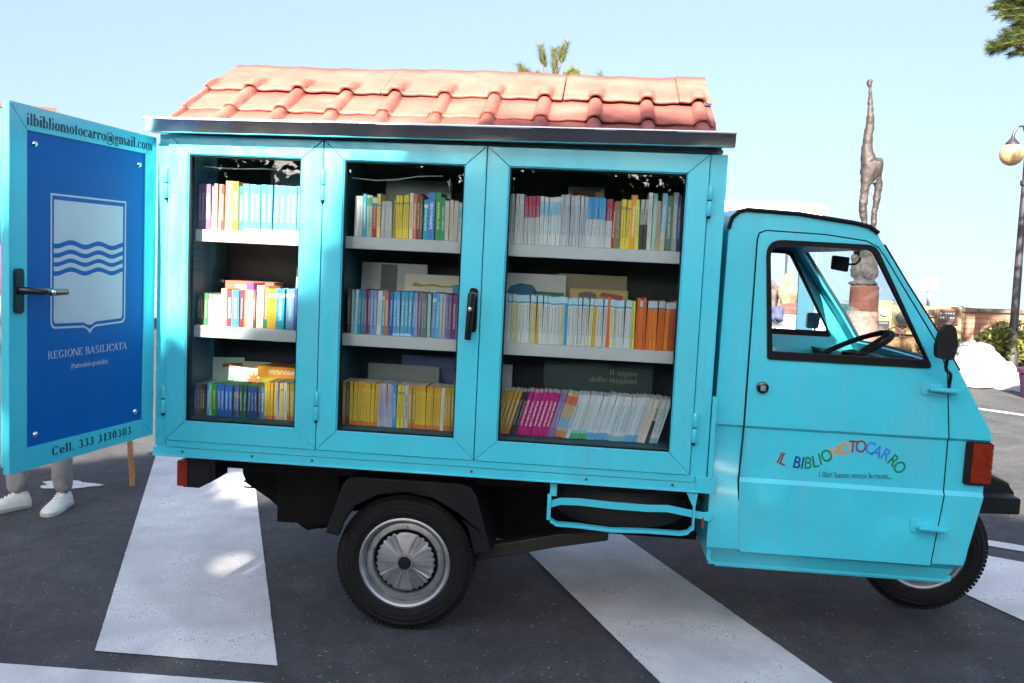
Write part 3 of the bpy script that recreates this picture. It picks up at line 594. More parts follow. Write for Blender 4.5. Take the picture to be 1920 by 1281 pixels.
for zc in (1.068, .574):
    b = MB(); xc = 2.735 if zc > 1 else 2.737
    b.plate([rpoly(rect(xc-.062, xc+.008, zc-.022, zc+.022), .012)], side(0), .0195, .0262)
    b.plate([rpoly([(xc-.045, zc-.006), (xc+.058, zc-.012), (xc+.060, zc+.006), (xc-.035, zc+.010)], .006)], side(0), -.010, .020)
    b.plate([rpoly([(xc-.040, zc-.0035), (xc+.050, zc-.006), (xc+.050, zc+.000), (xc-.035, zc+.004)], .003)], side(0), -.0155, -.0095)
    b.build('hinge', TEAL, cdoor, bevel=.002)
# arc of coloured capitals
COLS = {'dred': (.22, .006, .03), 'navy': (.006, .012, .24), 'green': (.004, .18, .05), 'orange': (.75, .24, .02), 'crim': (.28, .004, .03), 'blue': (.02, .18, .62)}
ck = list(COLS); lm = [mat('lettering_'+k, COLS[k], .5, var=.02) for k in ck]
LET = [('I', 152, 400, -22, 'dred'), ('L', 206, 421, -19, 'dred'), ('B', 378, 460, -9, 'navy'), ('I', 446, 467, -6, 'navy'), ('B', 518, 466, -2, 'green'), ('L', 612, 448, 13, 'green'), ('I', 668, 418, 18, 'green'), ('O', 752, 374, 19, 'green'), ('M', 868, 321, 14, 'orange'), ('O', 988, 276, 6, 'orange'),
       ('T', 1091, 256, 0, 'dred'), ('O', 1195, 254, -3, 'crim'), ('C', 1316, 272, -14, 'blue'), ('A', 1410, 316, -22, 'blue'), ('R', 1524, 362, -26, 'blue'), ('R', 1618, 440, -37, 'green'), ('O', 1692, 522, -42, 'green')]
b = MB()
for ch, zx, zy, rot, cn in LET:
    px, pz = vp(1440+zx/6.857, 800+zy/6.857, .0365); vs, fs = text_mesh(ch, .062, .0005, .0005)
    if ch == 'M':                                                   # drawn with thinner strokes so that it stays open
        q = MB(); fl = lambda a, c, d: Vec((a, c, d)); w2, hh, st = .021, .0434, .0062
        for pg in ([(-w2, 0), (-w2+st, 0), (-w2+st, hh), (-w2, hh)], [(w2-st, 0), (w2, 0), (w2, hh), (w2-st, hh)], [(-w2+st, hh), (-w2+st, hh-.012), (-.0016, .010), (.0016, .010), (0, .018)], [(w2-st, hh), (0, .018), (.0016, .010), (w2-st, hh-.012)]): q.plate([pg], fl, .0005, -.0005)
        vs, fs = [Vec(v) for v in q.v], q.f
    cx = sum(v.x for v in vs)/len(vs); x_ = [v.x for v in vs]; y_ = [v.y for v in vs]; cx, cy = (min(x_)+max(x_))/2, (min(y_)+max(y_))/2
    a = R(rot)
    out = []
    for v in vs: X, Y = (v.x-cx)*(.76 if ch == 'M' else .80), (v.y-cy)*1.0; out.append((px+X*cos(a)-Y*sin(a), .0358+(-v.z)*1, pz+X*sin(a)+Y*cos(a)))
    b.add(out, fs, ck.index(cn))
b.build('arched_lettering', lm, cdoor)
b = MB(); x0, z0 = vp(1534, 894.5, .0365); x1, z1 = vp(1673, 898.5, .0365); sl = (z1-z0)/(x1-x0)
roman(b, 'I libri hanno messo le ruote...', x1-x0, .0195, lambda a, c, d: Vec((x0+a, .0362+d, z0+c+a*sl)), GN); b.build('motto_lettering', INK, cdoor)
# wing mirror on the door
b = MB(); b.tube([(2.757, .004, 1.066), (2.757, -.004, 1.115), (2.750, -.02, 1.128), (2.722, -.055, 1.142), (2.714, -.07, 1.155), (2.712, -.08, 1.20)], .0065, 8)
q = rpoly([(2.672, 1.185), (2.728, 1.180), (2.738, 1.235), (2.725, 1.292), (2.697, 1.305), (2.676, 1.27), (2.668, 1.225)], .016)
b.plate([q], side(0), -.098, -.066)
wm = b.build('wing_mirror', PLAST, cdoor, smooth=True, bevel=.008)
# windscreen, seals, roof gutter
b = MB(); r_ = []
for i in (8, 9, 10, 11):
    x, z, y0 = FRONT[i]; row = []
    for t in fr[2:-2]: bl = 1-abs(2*t-1)**3; row.append(len(b.v)); b.v.append((x+.075*bl-.004, y0+(1.45-2*y0)*t, z-.002))
    r_.append(row)
for i in range(3):
    for k in range(len(r_[0])-1): b.f.append((r_[i][k], r_[i][k+1], r_[i+1][k+1], r_[i+1][k])); b.m.append(0)
ws = b.build('windscreen', WSG, van, smooth='all')
b = MB(); loop = [b_ for b_ in [ (FRONT[i][0]+.075*(1-abs(2*t-1)**3)+.002, .03+1.39*t, FRONT[i][1]) for i, t in [(8, t) for t in fr[2:-2]]+[(9, fr[-3]), (10, fr[-3])]+[(11, t) for t in fr[2:-2][::-1]]+[(10, fr[2]), (9, fr[2])]]]
b.tube(loop, .008, 6, closed=True); b.build('windscreen_seal', BLACK, ws)
for yy in (.024, 1.426):
    b = MB(); b.tube([(1.970, yy, 1.592), (1.980, yy, 1.632), (2.003, yy, 1.654), (2.03, yy, 1.662), (2.21, yy, 1.655), (2.40, yy, 1.632), (2.452, yy, 1.621), (2.484, yy, 1.600)], .0075, 8); b.build('roof_gutter', BLACK, van, smooth=True)

b = MB(); b.box(2.0, 2.455, .07, 1.38, 1.570, 1.592); b.build('headliner', mat('dark_headliner', (.008, .022, .026), .8), van, bevel=.004)
# the wiper bar and trim strip seen past the pillar
b = MB(); b.tube([(2.80, .10, 1.145), (2.835, .3, 1.12), (2.86, .6, 1.10)], .008, 6); b.build('wiper', BLACK, van)
# lamps and bumper
b = MB(); b.plate([rpoly(rect(2.846, 2.934, .732, .888), .012)], side(0), .030, .075); lampb = b.build('indicator_lamp', PLAST, van, bevel=.004)
b = MB()
for k in range(6): z = .741+k*.0237; b.plate([rpoly(rect(2.868, 2.937, z, z+.0228), .003)], side(0), .0265, .07)
b.build('amber_lens', LENS, lampb, bevel=.0015)
b = MB(); pr = [(2.90, .60), (3.13, .612), (3.128, .665), (3.115, .680), (3.105, .70), (2.98, .745), (2.90, .745)]
b.plate([pr], side(0), .26, 1.19); b.plate([[(2.9, .602), (3.10, .61), (3.10, .67), (2.9, .67)]], side(0), .14, .26)
b.build('bumper', PLAST, van, bevel=.008)
# cab interior
b = MB(); b.plate([[(2.60, 1.09), (2.84, 1.055), (2.90, .93), (2.90, .60), (2.75, .60), (2.66, .95)]], side(0), .07, 1.38)
b.plate([rpoly([(2.56, 1.06), (2.64, 1.135), (2.70, 1.13), (2.72, 1.05)], .015)], side(0), .33, .62)
b.build('dashboard', PLAST, van, bevel=.006)
b = MB(); cw = Vec((2.545, .47, 1.155)); ax = Vec((-.45, 0, .89)).normalized(); e1 = Vec((.89, 0, .45)).normalized(); e2 = Vec((0, 1, 0))
b.tube([cw+.165*(cos(2*pi*k/32)*e1+sin(2*pi*k/32)*e2) for k in range(32)], .011, 8, closed=True)
for k in (0, 2.3, 4.0): b.tube([cw-ax*.03, cw+.16*(cos(k)*e1+sin(k)*e2)], .009, 6)
b.tube([cw-ax*.02, cw-ax*.32], .022, 10); b.lathe([(.0001, .01), (.04, .0), (.035, -.03)], cw-ax*.01, 'z', 16)
b.build('steering_wheel', BLACK, van, smooth=True)
b = MB(); b.box(2.05, 2.45, .15, 1.30, .62, .74); b.box(1.992, 2.06, .15, 1.30, .70, 1.10); b.build('bench_seat', mat('seat_vinyl', (.02, .025, .03), .6), van, bevel=.025)
b = MB(); b.plate([rpoly([(2.512, 1.472), (2.580, 1.462), (2.583, 1.525), (2.514, 1.531)], .008)], side(0), .735, .76)
b.tube([(2.575, .75, 1.495), (2.610, .74, 1.498), (2.624, .73, 1.515), (2.612, .72, 1.545)], .005, 6); b.tube([(2.590, .72, 1.575), (2.612, .72, 1.545)], [.012, .016], 8); b.tube([(2.585, .72, 1.60), (2.605, .72, 1.545)], .004, 6)
b.build('rear_view_mirror', BLACK, van, smooth=True, bevel=.003)
b = MB(); b.plate([rpoly([(2.60, 1.17), (2.66, 1.17), (2.668, 1.25), (2.60, 1.25)], .012)], side(0), 1.50, 1.53); b.tube([(2.645, 1.43, 1.08), (2.645, 1.51, 1.10), (2.645, 1.515, 1.18)], .006, 6); b.build('far_wing_mirror', mat('dark_teal_mirror_back', (.015, .10, .13), .3), van, bevel=.006)
b = MB(); b.plate([[(1.45-0, 0)]*0 or WIN, inner], side(0), 1.40, 1.43); b.build('far_window_seal', BLACK, van)

# ---- running gear
def wheel(name, cx, cy, cz, out=-1, R_=.266, hw=.075):
    M_ = Mat.Translation((cx, cy, cz)) @ Mat.Rotation(0, 4, 'Y')
    wv = empty(name); wv.parent = van; wv.matrix_local = M_
    b = MB(); s_ = out
    P = [(.172, .052), (.180, .066), (.205, .074), (.232, .073), (.250, .064), (.259, .052), (.2635, .040), (.266, .02), (.266, 0), (.266, -.02), (.2635, -.04), (.259, -.052), (.250, -.064), (.232, -.073), (.205, -.074), (.180, -.066), (.172, -.052)]
    b.lathe([(r, -h*s_*-1) for r, h in P], (0, 0, 0), 'y', 96)
    # tread blocks cut as raised lugs along both shoulders
    for k in range(88):
        t = 2*pi*k/88
        for sg in (-1, 1):
            A = Mat.Rotation(t+(.03 if sg > 0 else 0), 4, 'Y'); b.box(-.0073, .0073, sg*.030-.027, sg*.030+.027, .255, .2665, 0, A)
    for k in range(3): b.lathe([(.196+k*.018, .0735), (.198+k*.018, .0755), (.203+k*.018, .0755), (.205+k*.018, .0735)], (0, 0, 0), 'y', 64); b.lathe([(.196+k*.018, -.0735), (.198+k*.018, -.0755), (.203+k*.018, -.0755), (.205+k*.018, -.0735)], (0, 0, 0), 'y', 64)
    b.build('tyre', TYRE, wv, smooth=True)
    b = MB(); Q = [(.174, .058), (.178, .064), (.171, .067), (.163, .062), (.158, .050), (.1555, .036), (.1530, .034), (.1515, .040), (.146, .042), (.130, .043), (.127, .038), (.125, .020), (.0001, .018)]
    b.lathe([(r, h*s_) for r, h in Q], (0, 0, 0), 'y', 64); b.lathe([(.174, .058*s_), (.150, 0), (.174, -.06*s_)], (0, 0, 0), 'y', 48)
    rim = b.build('rim', RIM, wv, smooth=True)
    for k in range(5):
        t = 2*pi*k/5+.3; q = MB(); q.lathe([(.0001, .050*s_), (.0045, .049*s_), (.006, .044*s_), (.0065, .041*s_)], (.138*cos(t), 0, .138*sin(t)), 'y', 6); q.build('rim_nut', RIM, rim)
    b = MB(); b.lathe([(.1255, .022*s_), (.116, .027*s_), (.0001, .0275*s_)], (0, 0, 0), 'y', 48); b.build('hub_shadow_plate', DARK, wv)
    b = MB(); n = 120                                             # finned hub cap with ten facets and a toothed edge
    vs = [(0, .060*s_, 0)]; 
    for ring, (rr, hh) in enumerate(((.030, .060), (.034, .054), (.108, .043), (.116, .041))):
        for k in range(n):
            t = 2*pi*k/n; sec = (k % 12); fac = (.0045 if (k//12) % 2 and 1 < sec < 11 else .0) if ring in (1, 2) else 0; r2 = rr
            if ring == 3: r2 = rr if (k//2) % 2 or (k//12) % 5 == 2 else rr-.006
            vs.append((r2*cos(t), (hh-fac)*s_, r2*sin(t)))
    fs = [(0, 1+(k+1) % n, 1+k) for k in range(n)]
    for ring in range(3):
        for k in range(n): a = 1+ring*n+k; c = 1+ring*n+(k+1) % n; fs.append((a, c, c+n, a+n))
    b.add(vs, fs); hc = b.build('hub_cap', RIM, wv, smooth=True, solid=.003)
    b = MB()
    for k in range(10): t = 2*pi*k/10+pi/10*0; b.box(.032, .106, -.0015, .0015, -.001, .001, 0, Mat.Rotation(-t, 4, 'Y') @ Mat.Translation((0, .0455*s_, 0)) @ Mat.Rotation(.20*s_*-1*-1, 4, 'Z'))
    b.build('hub_fins', RIM, hc)
    b = MB(); b.lathe([(.0001, .071*s_), (.020, .070*s_), (.025, .064*s_), (.026, .055*s_)], (0, 0, 0), 'y', 24); b.build('hub_centre', PLAST, hc, smooth=True)
    return wv
wr = wheel('wheel', .842, .165, .2645)
def dupe(o, parent=None):
    c = o.copy(); C.objects.link(c); c.parent = parent
    for ch in list(o.children): dupe(ch, c)
    return c
wl = dupe(wr, van); wl.matrix_local = Mat.Translation((.842, 1.285, .2645)) @ Mat.Rotation(pi, 4, 'Z')
wf = dupe(wr, van); wf.matrix_local = Mat.Translation((2.965, .725, .3075))
for ch in wr.children:
    if ch.name.startswith('tyre'): pass
b = MB(); arc = [(.540, .375), (.572, .47), (.600, .565), (.622, .593), (.655, .602), (1.050, .603), (1.092, .592), (1.118, .555), (1.150, .45), (1.178, .345)]
inn2 = [(1.118, .335), (1.090, .43), (1.045, .492), (.96, .538), (.845, .553), (.74, .538), (.655, .49), (.612, .42), (.594, .365)]
for y0 in (.055, 1.15):
    b = MB(); b.plate([arc+inn2], side(0), y0, y0+.02)
    k0 = len(b.v)
    for x, z in arc: b.v += [(x, y0+.0195, z), (x, y0+.24, z)]
    for i in range(len(arc)-1): k = k0+2*i; b.f.append((k, k+1, k+3, k+2)); b.m.append(0)
    b.build('mudguard', PLAST, van, bevel=.006)
b = MB()
b.plate([[(.075, .65), (.085, .50), (.10, .46), (.20, .40), (.235, .372), (.31, .355), (.33, .30), (.37, .275), (.42, .29), (.44, .36), (.60, .40), (.62, .65)]], side(0), .38, 1.05)
b.box(.10, 1.95, .16, .22, .575, .645); b.box(.10, 1.95, 1.20, 1.26, .575, .645); b.box(1.18, 1.96, .40, 1.35, .46, .645); b.box(.62, 1.2, .45, 1.0, .36, .645)
b.plate([[(.56, .40), (.62, .60), (1.10, .60), (1.16, .36), (1.0, .42), (.72, .42)]], side(0), .275, .30); b.plate([[(1.02, .30), (1.25, .285), (1.55, .345), (1.98, .345), (1.98, .58), (1.02, .62)]], side(0), .42, 1.3)
b.tube([(.842, .2, .2645), (.842, 1.25, .2645)], .04, 12); b.box(.30, .55, .2, .5, .36, .60); b.box(1.5, 2.0, .5, 1.3, .34, .46)
b.tube([(.42, .40, .33), (.42, .85, .33)], .05, 12); b.tube([(.13, .42, .47), (.20, .60, .42)], .03, 10)
for k in range(7): b.box(.09, .30, .372, .38, .44+.025*k, .448+.025*k)
b.build('chassis', DARK, van, bevel=.004)
b = MB(); b.plate([[(1.02, .215), (1.10, .235), (1.42, .318), (1.62, .36), (1.62, .40), (1.42, .372), (1.10, .295), (1.02, .29)]], side(0), .27, .33); b.build('trailing_arm', mat('greasy_grey_metal', (.03, .03, .028), .6, metal=.4, var=.3), van, bevel=.006)
# cradle with the spare wheel
sx = .009
b = MB()
def flat(pts, w_, y0, y1):
    for (x, z), (x2, z2) in zip(pts, pts[1:]): b.plate([[(x, z-w_/2), (x2, z2-w_/2), (x2, z2+w_/2), (x, z+w_/2)]], side(0), y0, y1)
flat([(1.392, .560), (1.43, .574), (1.50, .577), (1.62, .572), (1.75, .571), (1.82, .575), (1.93, .560), (1.962, .556)], .026, .012, .018)
b.lathe([(.017, .011), (.017, .019)], (1.962, 0, .556), 'y', 16, ends=True)
flat([(1.396, .502), (1.42, .489), (1.50, .488), (1.62, .481), (1.75, .487), (1.87, .487), (1.895, .493), (1.912, .512)], .012, .0, .030)
b.box(1.383, 1.397, .0, .014, .505, .600); b.box(1.909, 1.917, -.002, .02, .505, .60); b.box(1.39, 1.415, .02, .06, .59, .65)
b.plate([[(1.878, .65), (1.925, .65), (1.916, .575)]], side(0), .005, .02)
b.build('spare_wheel_cradle', TEAL, van, bevel=.001)
b = MB(); P = [(.17, .05), (.205, .073), (.245, .066), (.262, .045), (.266, 0), (.262, -.045), (.245, -.066), (.205, -.073), (.17, -.05), (.165, 0), (.17, .05)]
b.lathe(P, (1.655, .31, .545), 'z', 48); b.lathe([(.17, .0), (.0001, .0)], (1.655, .31, .545), 'z', 24); b.build('spare_wheel', mat('black_rubber_spare', (.007, .007, .007), .8), van, smooth=True)
b = MB(); b.box(1.944, 1.951, .006, .011, .515, .552); b.build('padlock', mat('red_padlock', (.45, .03, .03), .4), van, bevel=.002)
# rear lamp hanging under the box
b = MB(); b.plate([rpoly([(-.010, .525), (.055, .525), (.118, .560), (.118, .640), (.01, .640), (-.010, .628)], .006)], side(0), .02, .14); b.plate([rect(.02, .10, .548, .618)], side(0), .014, .022)
rl = b.build('rear_lamp', PLAST, van, bevel=.003)
b = MB(); b.plate([rpoly(rect(-.030, .010, .529, .628), .006)], side(0), .016, .145)
for k in range(8): b.box(-.0315, -.0295, .018, .143, .535+k*.0115, .540+k*.0115)
b.build('amber_lens', LENS, rl, bevel=.002)

# ================================================================== BOOKS
def book_mat(key, col, txt=None, bands=(), var=.08, seed=0):
    """cover: plain colour, bands by height, and a broken line of print down the spine"""
    nm = 'book_cover_'+key
    if nm in MATS: return MATS[nm]
    m = bpy.data.materials.new(nm); m.use_nodes = True; n = m.node_tree; b = n.nodes['Principled BSDF']; L = n.links.new; b.inputs['Roughness'].default_value = .45
    t = n.nodes.new('ShaderNodeTexCoord'); s = n.nodes.new('ShaderNodeSeparateXYZ'); L(t.outputs['Generated'], s.inputs[0])
    oi = n.nodes.new('ShaderNodeObjectInfo')
    h = n.nodes.new('ShaderNodeHueSaturation'); h.inputs['Color'].default_value = (*col, 1)
    mr = n.nodes.new('ShaderNodeMapRange'); mr.inputs[3].default_value = 1-var*2; mr.inputs[4].default_value = 1+var; L(oi.outputs['Random'], mr.inputs[0]); L(mr.outputs[0], h.inputs['Value'])
    mh = n.nodes.new('ShaderNodeMapRange'); mh.inputs[3].default_value = .5-var*.12; mh.inputs[4].default_value = .5+var*.12; L(oi.outputs['Random'], mh.inputs[0]); L(mh.outputs[0], h.inputs['Hue'])
    cur = h.outputs[0]
    def rng(sock, a, c):
        x = n.nodes.new('ShaderNodeMath'); x.operation = 'GREATER_THAN'; x.inputs[1].default_value = a; L(sock, x.inputs[0])
        y = n.nodes.new('ShaderNodeMath'); y.operation = 'LESS_THAN'; y.inputs[1].default_value = c; L(sock, y.inputs[0])
        z = n.nodes.new('ShaderNodeMath'); z.operation = 'MULTIPLY'; L(x.outputs[0], z.inputs[0]); L(y.outputs[0], z.inputs[1]); return z.outputs[0]
    def mul(a, c):
        z = n.nodes.new('ShaderNodeMath'); z.operation = 'MULTIPLY'; L(a, z.inputs[0]); L(c, z.inputs[1]); return z.outputs[0]
    def mixc(fac, c):
        nonlocal cur
        k = n.nodes.new('ShaderNodeMix'); k.data_type = 'RGBA'; L(fac, k.inputs[0]); L(cur, k.inputs[6]); k.inputs[7].default_value = (*c, 1); cur = k.outputs[2]
    for z0, z1, c in bands: mixc(rng(s.outputs[2], z0, z1), c)
    if txt:
        c = n.nodes.new('ShaderNodeCombineXYZ'); mm = n.nodes.new('ShaderNodeMath'); mm.operation = 'MULTIPLY_ADD'; mm.inputs[1].default_value = 40; L(oi.outputs['Random'], mm.inputs[0]); L(s.outputs[0], mm.inputs[2])
        L(mm.outputs[0], c.inputs[0]); L(s.outputs[2], c.inputs[2])
        mp = n.nodes.new('ShaderNodeMapping'); mp.inputs['Scale'].default_value = (2.2, 1, 34); L(c.outputs[0], mp.inputs[0])
        nz = n.nodes.new('ShaderNodeTexNoise'); nz.inputs['Scale'].default_value = 1.6; nz.inputs['Detail'].default_value = 1; L(mp.outputs[0], nz.inputs['Vector'])
        th = n.nodes.new('ShaderNodeMath'); th.operation = 'GREATER_THAN'; th.inputs[1].default_value = .48; L(nz.outputs[0], th.inputs[0])
        mixc(mul(mul(th.outputs[0], rng(s.outputs[0], .30, .70)), rng(s.outputs[2], .22, .80)), txt)
    L(cur, b.inputs['Base Color']); MATS[nm] = m; return m
W_C, INKC = (.62, .62, .62), (.05, .05, .06)
BK = {   # key: (words, colour, print, bands)
 'dusty purple': ((.20, .10, .19), (.5, .4, .5), []), 'cream': ((.72, .64, .52), (.4, .2, .15), []), 'salmon pink': ((.70, .24, .18), (.8, .6, .5), []), 'bright red': ((.55, .03, .04), (.8, .7, .6), []),
 'pale yellow': ((.80, .62, .20), (.5, .2, .1), [(.72, .76, (.5, .25, .1))]), 'deep orange': ((.80, .30, .02), (.8, .7, .5), []), 'sky blue': ((.07, .34, .55), (.55, .7, .8), [(.0, .06, (.4, .6, .75))]), 'mid blue': ((.03, .20, .50), (.6, .7, .8), []), 'white': (W_C, (.3, .3, .34), []),
 'dark green': ((.01, .09, .05), (.4, .4, .3), []), 'dark red': ((.22, .02, .02), (.6, .45, .3), []), 'grass green': ((.02, .27, .05), (.6, .6, .2), []), 'pink topped white': (W_C, (.5, .1, .2), [(.84, 1, (.6, .2, .5)), (0, .35, (.45, .3, .6))]), 'blue topped white': (W_C, (.2, .3, .5), [(.84, 1, (.15, .5, .75)), (0, .35, (.2, .4, .7))]),
 'peach': ((.72, .42, .25), (.5, .2, .1), [(.6, .9, (.75, .3, .22))]), 'crimson': ((.42, .02, .10), (.7, .5, .5), []), 'bright cyan': ((.04, .42, .66), (.6, .75, .8), []), 'magenta topped white': (W_C, (.5, .5, .52), [(.84, 1, (.6, .04, .2))]), 'reddish brown': ((.25, .10, .07), (.5, .4, .3), []), 'green footed orange': ((.70, .15, .05), (.7, .6, .4), [(0, .24, (.03, .22, .12))]),
 'mustard orange': ((.75, .33, .02), (.6, .25, .02), [(.80, .88, (.75, .65, .5))]), 'turquoise': ((.01, .33, .48), (.5, .7, .75), [(.80, .88, (.6, .7, .7))]), 'steel blue': ((.12, .25, .48), (.3, .45, .6), [(.80, .88, (.55, .6, .7))]), 'indigo': ((.06, .07, .28), (.25, .25, .5), []), 'lilac': ((.32, .22, .44), (.5, .45, .6), []),
 'navy blue': ((.01, .05, .22), (.3, .4, .6), []), 'royal blue': ((.01, .10, .38), (.35, .45, .6), []), 'bottle green': ((.005, .06, .04), (.3, .35, .3), []), 'purple striped blue': ((.04, .08, .36), (.5, .3, .5), [(.6, .7, (.4, .1, .2))]), 'brown': ((.13, .07, .04), (.4, .35, .25), []), 'vivid green': ((.02, .30, .04), (.5, .5, .05), []),
 'yellow': ((.62, .42, .025), (.55, .25, .05), [(0, .10, (.62, .17, .03)), (.86, 1, (.62, .32, .02))]), 'plain yellow': ((.72, .52, .04), (.3, .22, .05), [(.80, .84, (.25, .2, .05))]), 'white with dashes': ((.50, .51, .58), (.1, .12, .25), []), 'pale lilac': ((.42, .40, .52), (.15, .2, .35), [(.5, .95, (.44, .34, .42))]), 'bright blue': ((.02, .27, .62), (.4, .6, .7), []),
 'blue banded red': ((.45, .02, .06), (.6, .4, .4), [(.86, 1, (.65, .6, .55)), (.74, .86, (.02, .16, .3))]), 'grey': ((.40, .40, .42), (.6, .6, .6), []), 'mustard brown': ((.42, .28, .06), (.2, .12, .05), []), 'terracotta': ((.50, .16, .08), (.7, .6, .5), []), 'emerald': ((.01, .25, .14), (.5, .6, .5), []), 'pale mint': ((.45, .60, .52), (.2, .4, .3), [(.75, .95, (.05, .3, .15))]),
 'plum': ((.20, .07, .20), (.5, .4, .5), []), 'slate grey': ((.16, .17, .20), (.4, .4, .45), []), 'pale aqua': ((.30, .55, .62), (.5, .6, .7), []), 'teal blue': ((.01, .24, .38), (.3, .5, .55), []), 'periwinkle': ((.20, .27, .52), (.4, .5, .65), []), 'raspberry': ((.33, .02, .16), (.6, .5, .5), []), 'orchid pink': ((.50, .12, .40), (.65, .5, .6), []), 'rust red': ((.45, .09, .07), (.7, .6, .5), []),
 'thin white': ((.56, .57, .60), (.22, .22, .24), []), 'crimson headed white': ((.54, .55, .58), (.25, .25, .28), [(.56, 1, (.40, .01, .08))]), 'azure headed white': ((.54, .55, .58), (.25, .25, .28), [(.56, 1, (.005, .28, .62))]), 'spotted white': ((.62, .63, .64), (.1, .3, .5), [(.62, .9, (.25, .48, .62))]), 'olive brown': ((.22, .16, .08), (.3, .25, .15), []), 'lime yellow': ((.60, .62, .10), (.3, .3, .1), []), 'black and white': ((.45, .46, .46), (.03, .03, .03), [(0, .5, (.03, .03, .03))]), 'mint': ((.30, .56, .48), (.5, .6, .6), []), 'tan': ((.42, .31, .22), (.3, .2, .15), []), 'pale blue': ((.25, .42, .66), (.5, .6, .7), [(0, .3, (.55, .45, .3))]), 'sea green': ((.06, .20, .17), (.4, .5, .45), []),
 'cyan capped white': ((.60, .61, .62), (.25, .25, .22), [(.87, 1, (.42, .60, .70)), (.84, .87, (.02, .25, .45))]), 'cyan capped cream': ((.62, .58, .34), (.3, .25, .15), [(.87, 1, (.45, .60, .68)), (.84, .87, (.02, .25, .45))]), 'cyan capped gold': ((.70, .42, .04), (.4, .3, .1), [(.87, 1, (.45, .58, .65)), (.84, .87, (.02, .25, .45))]), 'solid blue': ((.01, .30, .55), None, [(.87, 1, (.42, .58, .68))]), 'solid orange': ((.72, .13, .01), (.5, .1, .02), []), 'cyan capped orange': ((.74, .17, .01), (.5, .1, .02), [(.87, 1, (.45, .52, .56)), (.84, .87, (.02, .2, .35))]), 'brick red': ((.45, .07, .03), (.3, .05, .03), [(.87, 1, (.42, .5, .55))]),
 'golden': ((.52, .30, .03), (.6, .5, .35), [(0, .12, (.5, .15, .05))]), 'black': ((.02, .02, .02), (.25, .25, .22), []), 'magenta': ((.46, .003, .17), (.75, .55, .65), []), 'violet': ((.18, .13, .34), (.4, .35, .5), []), 'patterned orange': ((.60, .42, .18), (.1, .3, .25), [(.0, .15, (.5, .2, .08)), (.2, .45, (.25, .38, .6)), (.75, .95, (.55, .1, .05))]),
 'green footed white': ((.58, .60, .60), (.2, .4, .38), [(0, .13, (.05, .35, .15)), (.13, .2, (.2, .5, .6))]), 'blue footed white': ((.58, .59, .63), (.25, .4, .55), [(0, .16, (.10, .35, .62))]), 'teal edged white': ((.56, .58, .60), (.08, .25, .35), [(0, .12, (.2, .42, .52))]), 'ivory': ((.62, .56, .50), (.5, .35, .3), []),
 'night teal': ((.015, .045, .05), None, []), 'shaded grey': ((.22, .24, .25), None, []),  # the grey is darkened to stand for the shade behind the rows
 'green paged navy': ((.01, .04, .18), (.3, .4, .6), []),
}
PAGES = {'paper': mat('paper_page_block', (.60, .56, .48), .85, var=.08), 'green': mat('green_stained_pages', (.14, .36, .05), .8, var=.1), 'white': mat('white_page_block', (.66, .66, .66), .85, var=.06)}
cov = MB()                                                         # unit cover: spine towards the reader, two boards behind it
cov.box(-.5, .5, 0, .03, 0, 1); cov.box(-.5, -.42, .03, 1, 0, 1); cov.box(.42, .5, .03, 1, 0, 1)
COVM = cov.mesh('book_cover', bpy.data.materials.new('cover_slot'))
bmx = bmesh.new(); bmx.from_mesh(COVM); bmesh.ops.recalc_face_normals(bmx, faces=bmx.faces); bmx.to_mesh(COVM); bmx.free()
pgm = MB(); pgm.box(-.42, .42, .03, .985, .012, .985); PGM = {}
for k in PAGES: PGM[k] = pgm.mesh('book_pages_'+k, PAGES[k])
NB = [0]
def place_book(key, w_, h, d, M, label, group, pages='paper', flat=False):
    c, tx, bands = BK[key]
    o = bpy.data.objects.new('book', COVM); C.objects.link(o); o.matrix_world = VAN @ M @ Mat.Diagonal((w_, d, h, 1))
    o.material_slots[0].link = 'OBJECT'; o.material_slots[0].material = book_mat(key.replace(' ', '_'), c, tx, bands)
    p = bpy.data.objects.new('pages', PGM[pages]); C.objects.link(p); p.parent = o
    tag(o, label, 'book', group); NB[0] += 1; return o
def an(s): return s
def shelf_run(x0, x1, z, where, runs, y=.086, depth=.125, lean=0, pages='paper'):
    """runs: (colour key, how many, thickness, height[, pages])"""
    tot = sum(r[1]*r[2] for r in runs); k = (x1-x0)*cos(R(lean))/tot; x = x0
    cnt = {}
    for r in runs: cnt[r[0]] = cnt.get(r[0], 0)+r[1]
    grp = 'books on the '+where
    for key, n, t, h, *pg in runs:
        for _ in range(n):
            w_ = t*k*random.uniform(.88, 1.06); ww = w_*.97; hh = h*random.uniform(.985, 1.012)
            l = R(lean+(random.uniform(-1.3, 1.3) if lean == 0 else random.uniform(-.8, .8))); dy = random.uniform(0, .013)
            one = cnt[key] == 1
            thick = 'thin' if t < .0125 else 'broad' if t > .021 else 'slim' if one else 'upright'
            kk = key.replace('thin ', '')
            label = f'{thick} {kk} book on the {where}' if one else f'{kk} book among its alike on {where}'
            M = Mat.Translation((x+w_/2*cos(l), y+dy, z+(w_/2*sin(abs(l)) if lean else .0005))) @ Mat.Rotation(l, 4, 'Y')
            place_book(key, ww, hh, depth*random.uniform(.95, 1.03), M, label, grp if one else grp+', '+key, pg[0] if pg else pages)
            x += t*k/cos(R(lean)) if not lean else w_/cos(R(lean))
    return x
TOP, MID, BOT = 1.5055, 1.1415, .7925
shelf_run(.000, .452, TOP, 'top shelf behind left glass', [('dusty purple', 4, .0135, .170), ('cream', 1, .010, .165), ('salmon pink', 2, .015, .172), ('bright red', 1, .011, .170), ('pale yellow', 1, .031, .184), ('deep orange', 1, .027, .183), ('mid blue', 1, .016, .168), ('sky blue', 11, .0235, .176), ('navy blue', 1, .022, .182)])
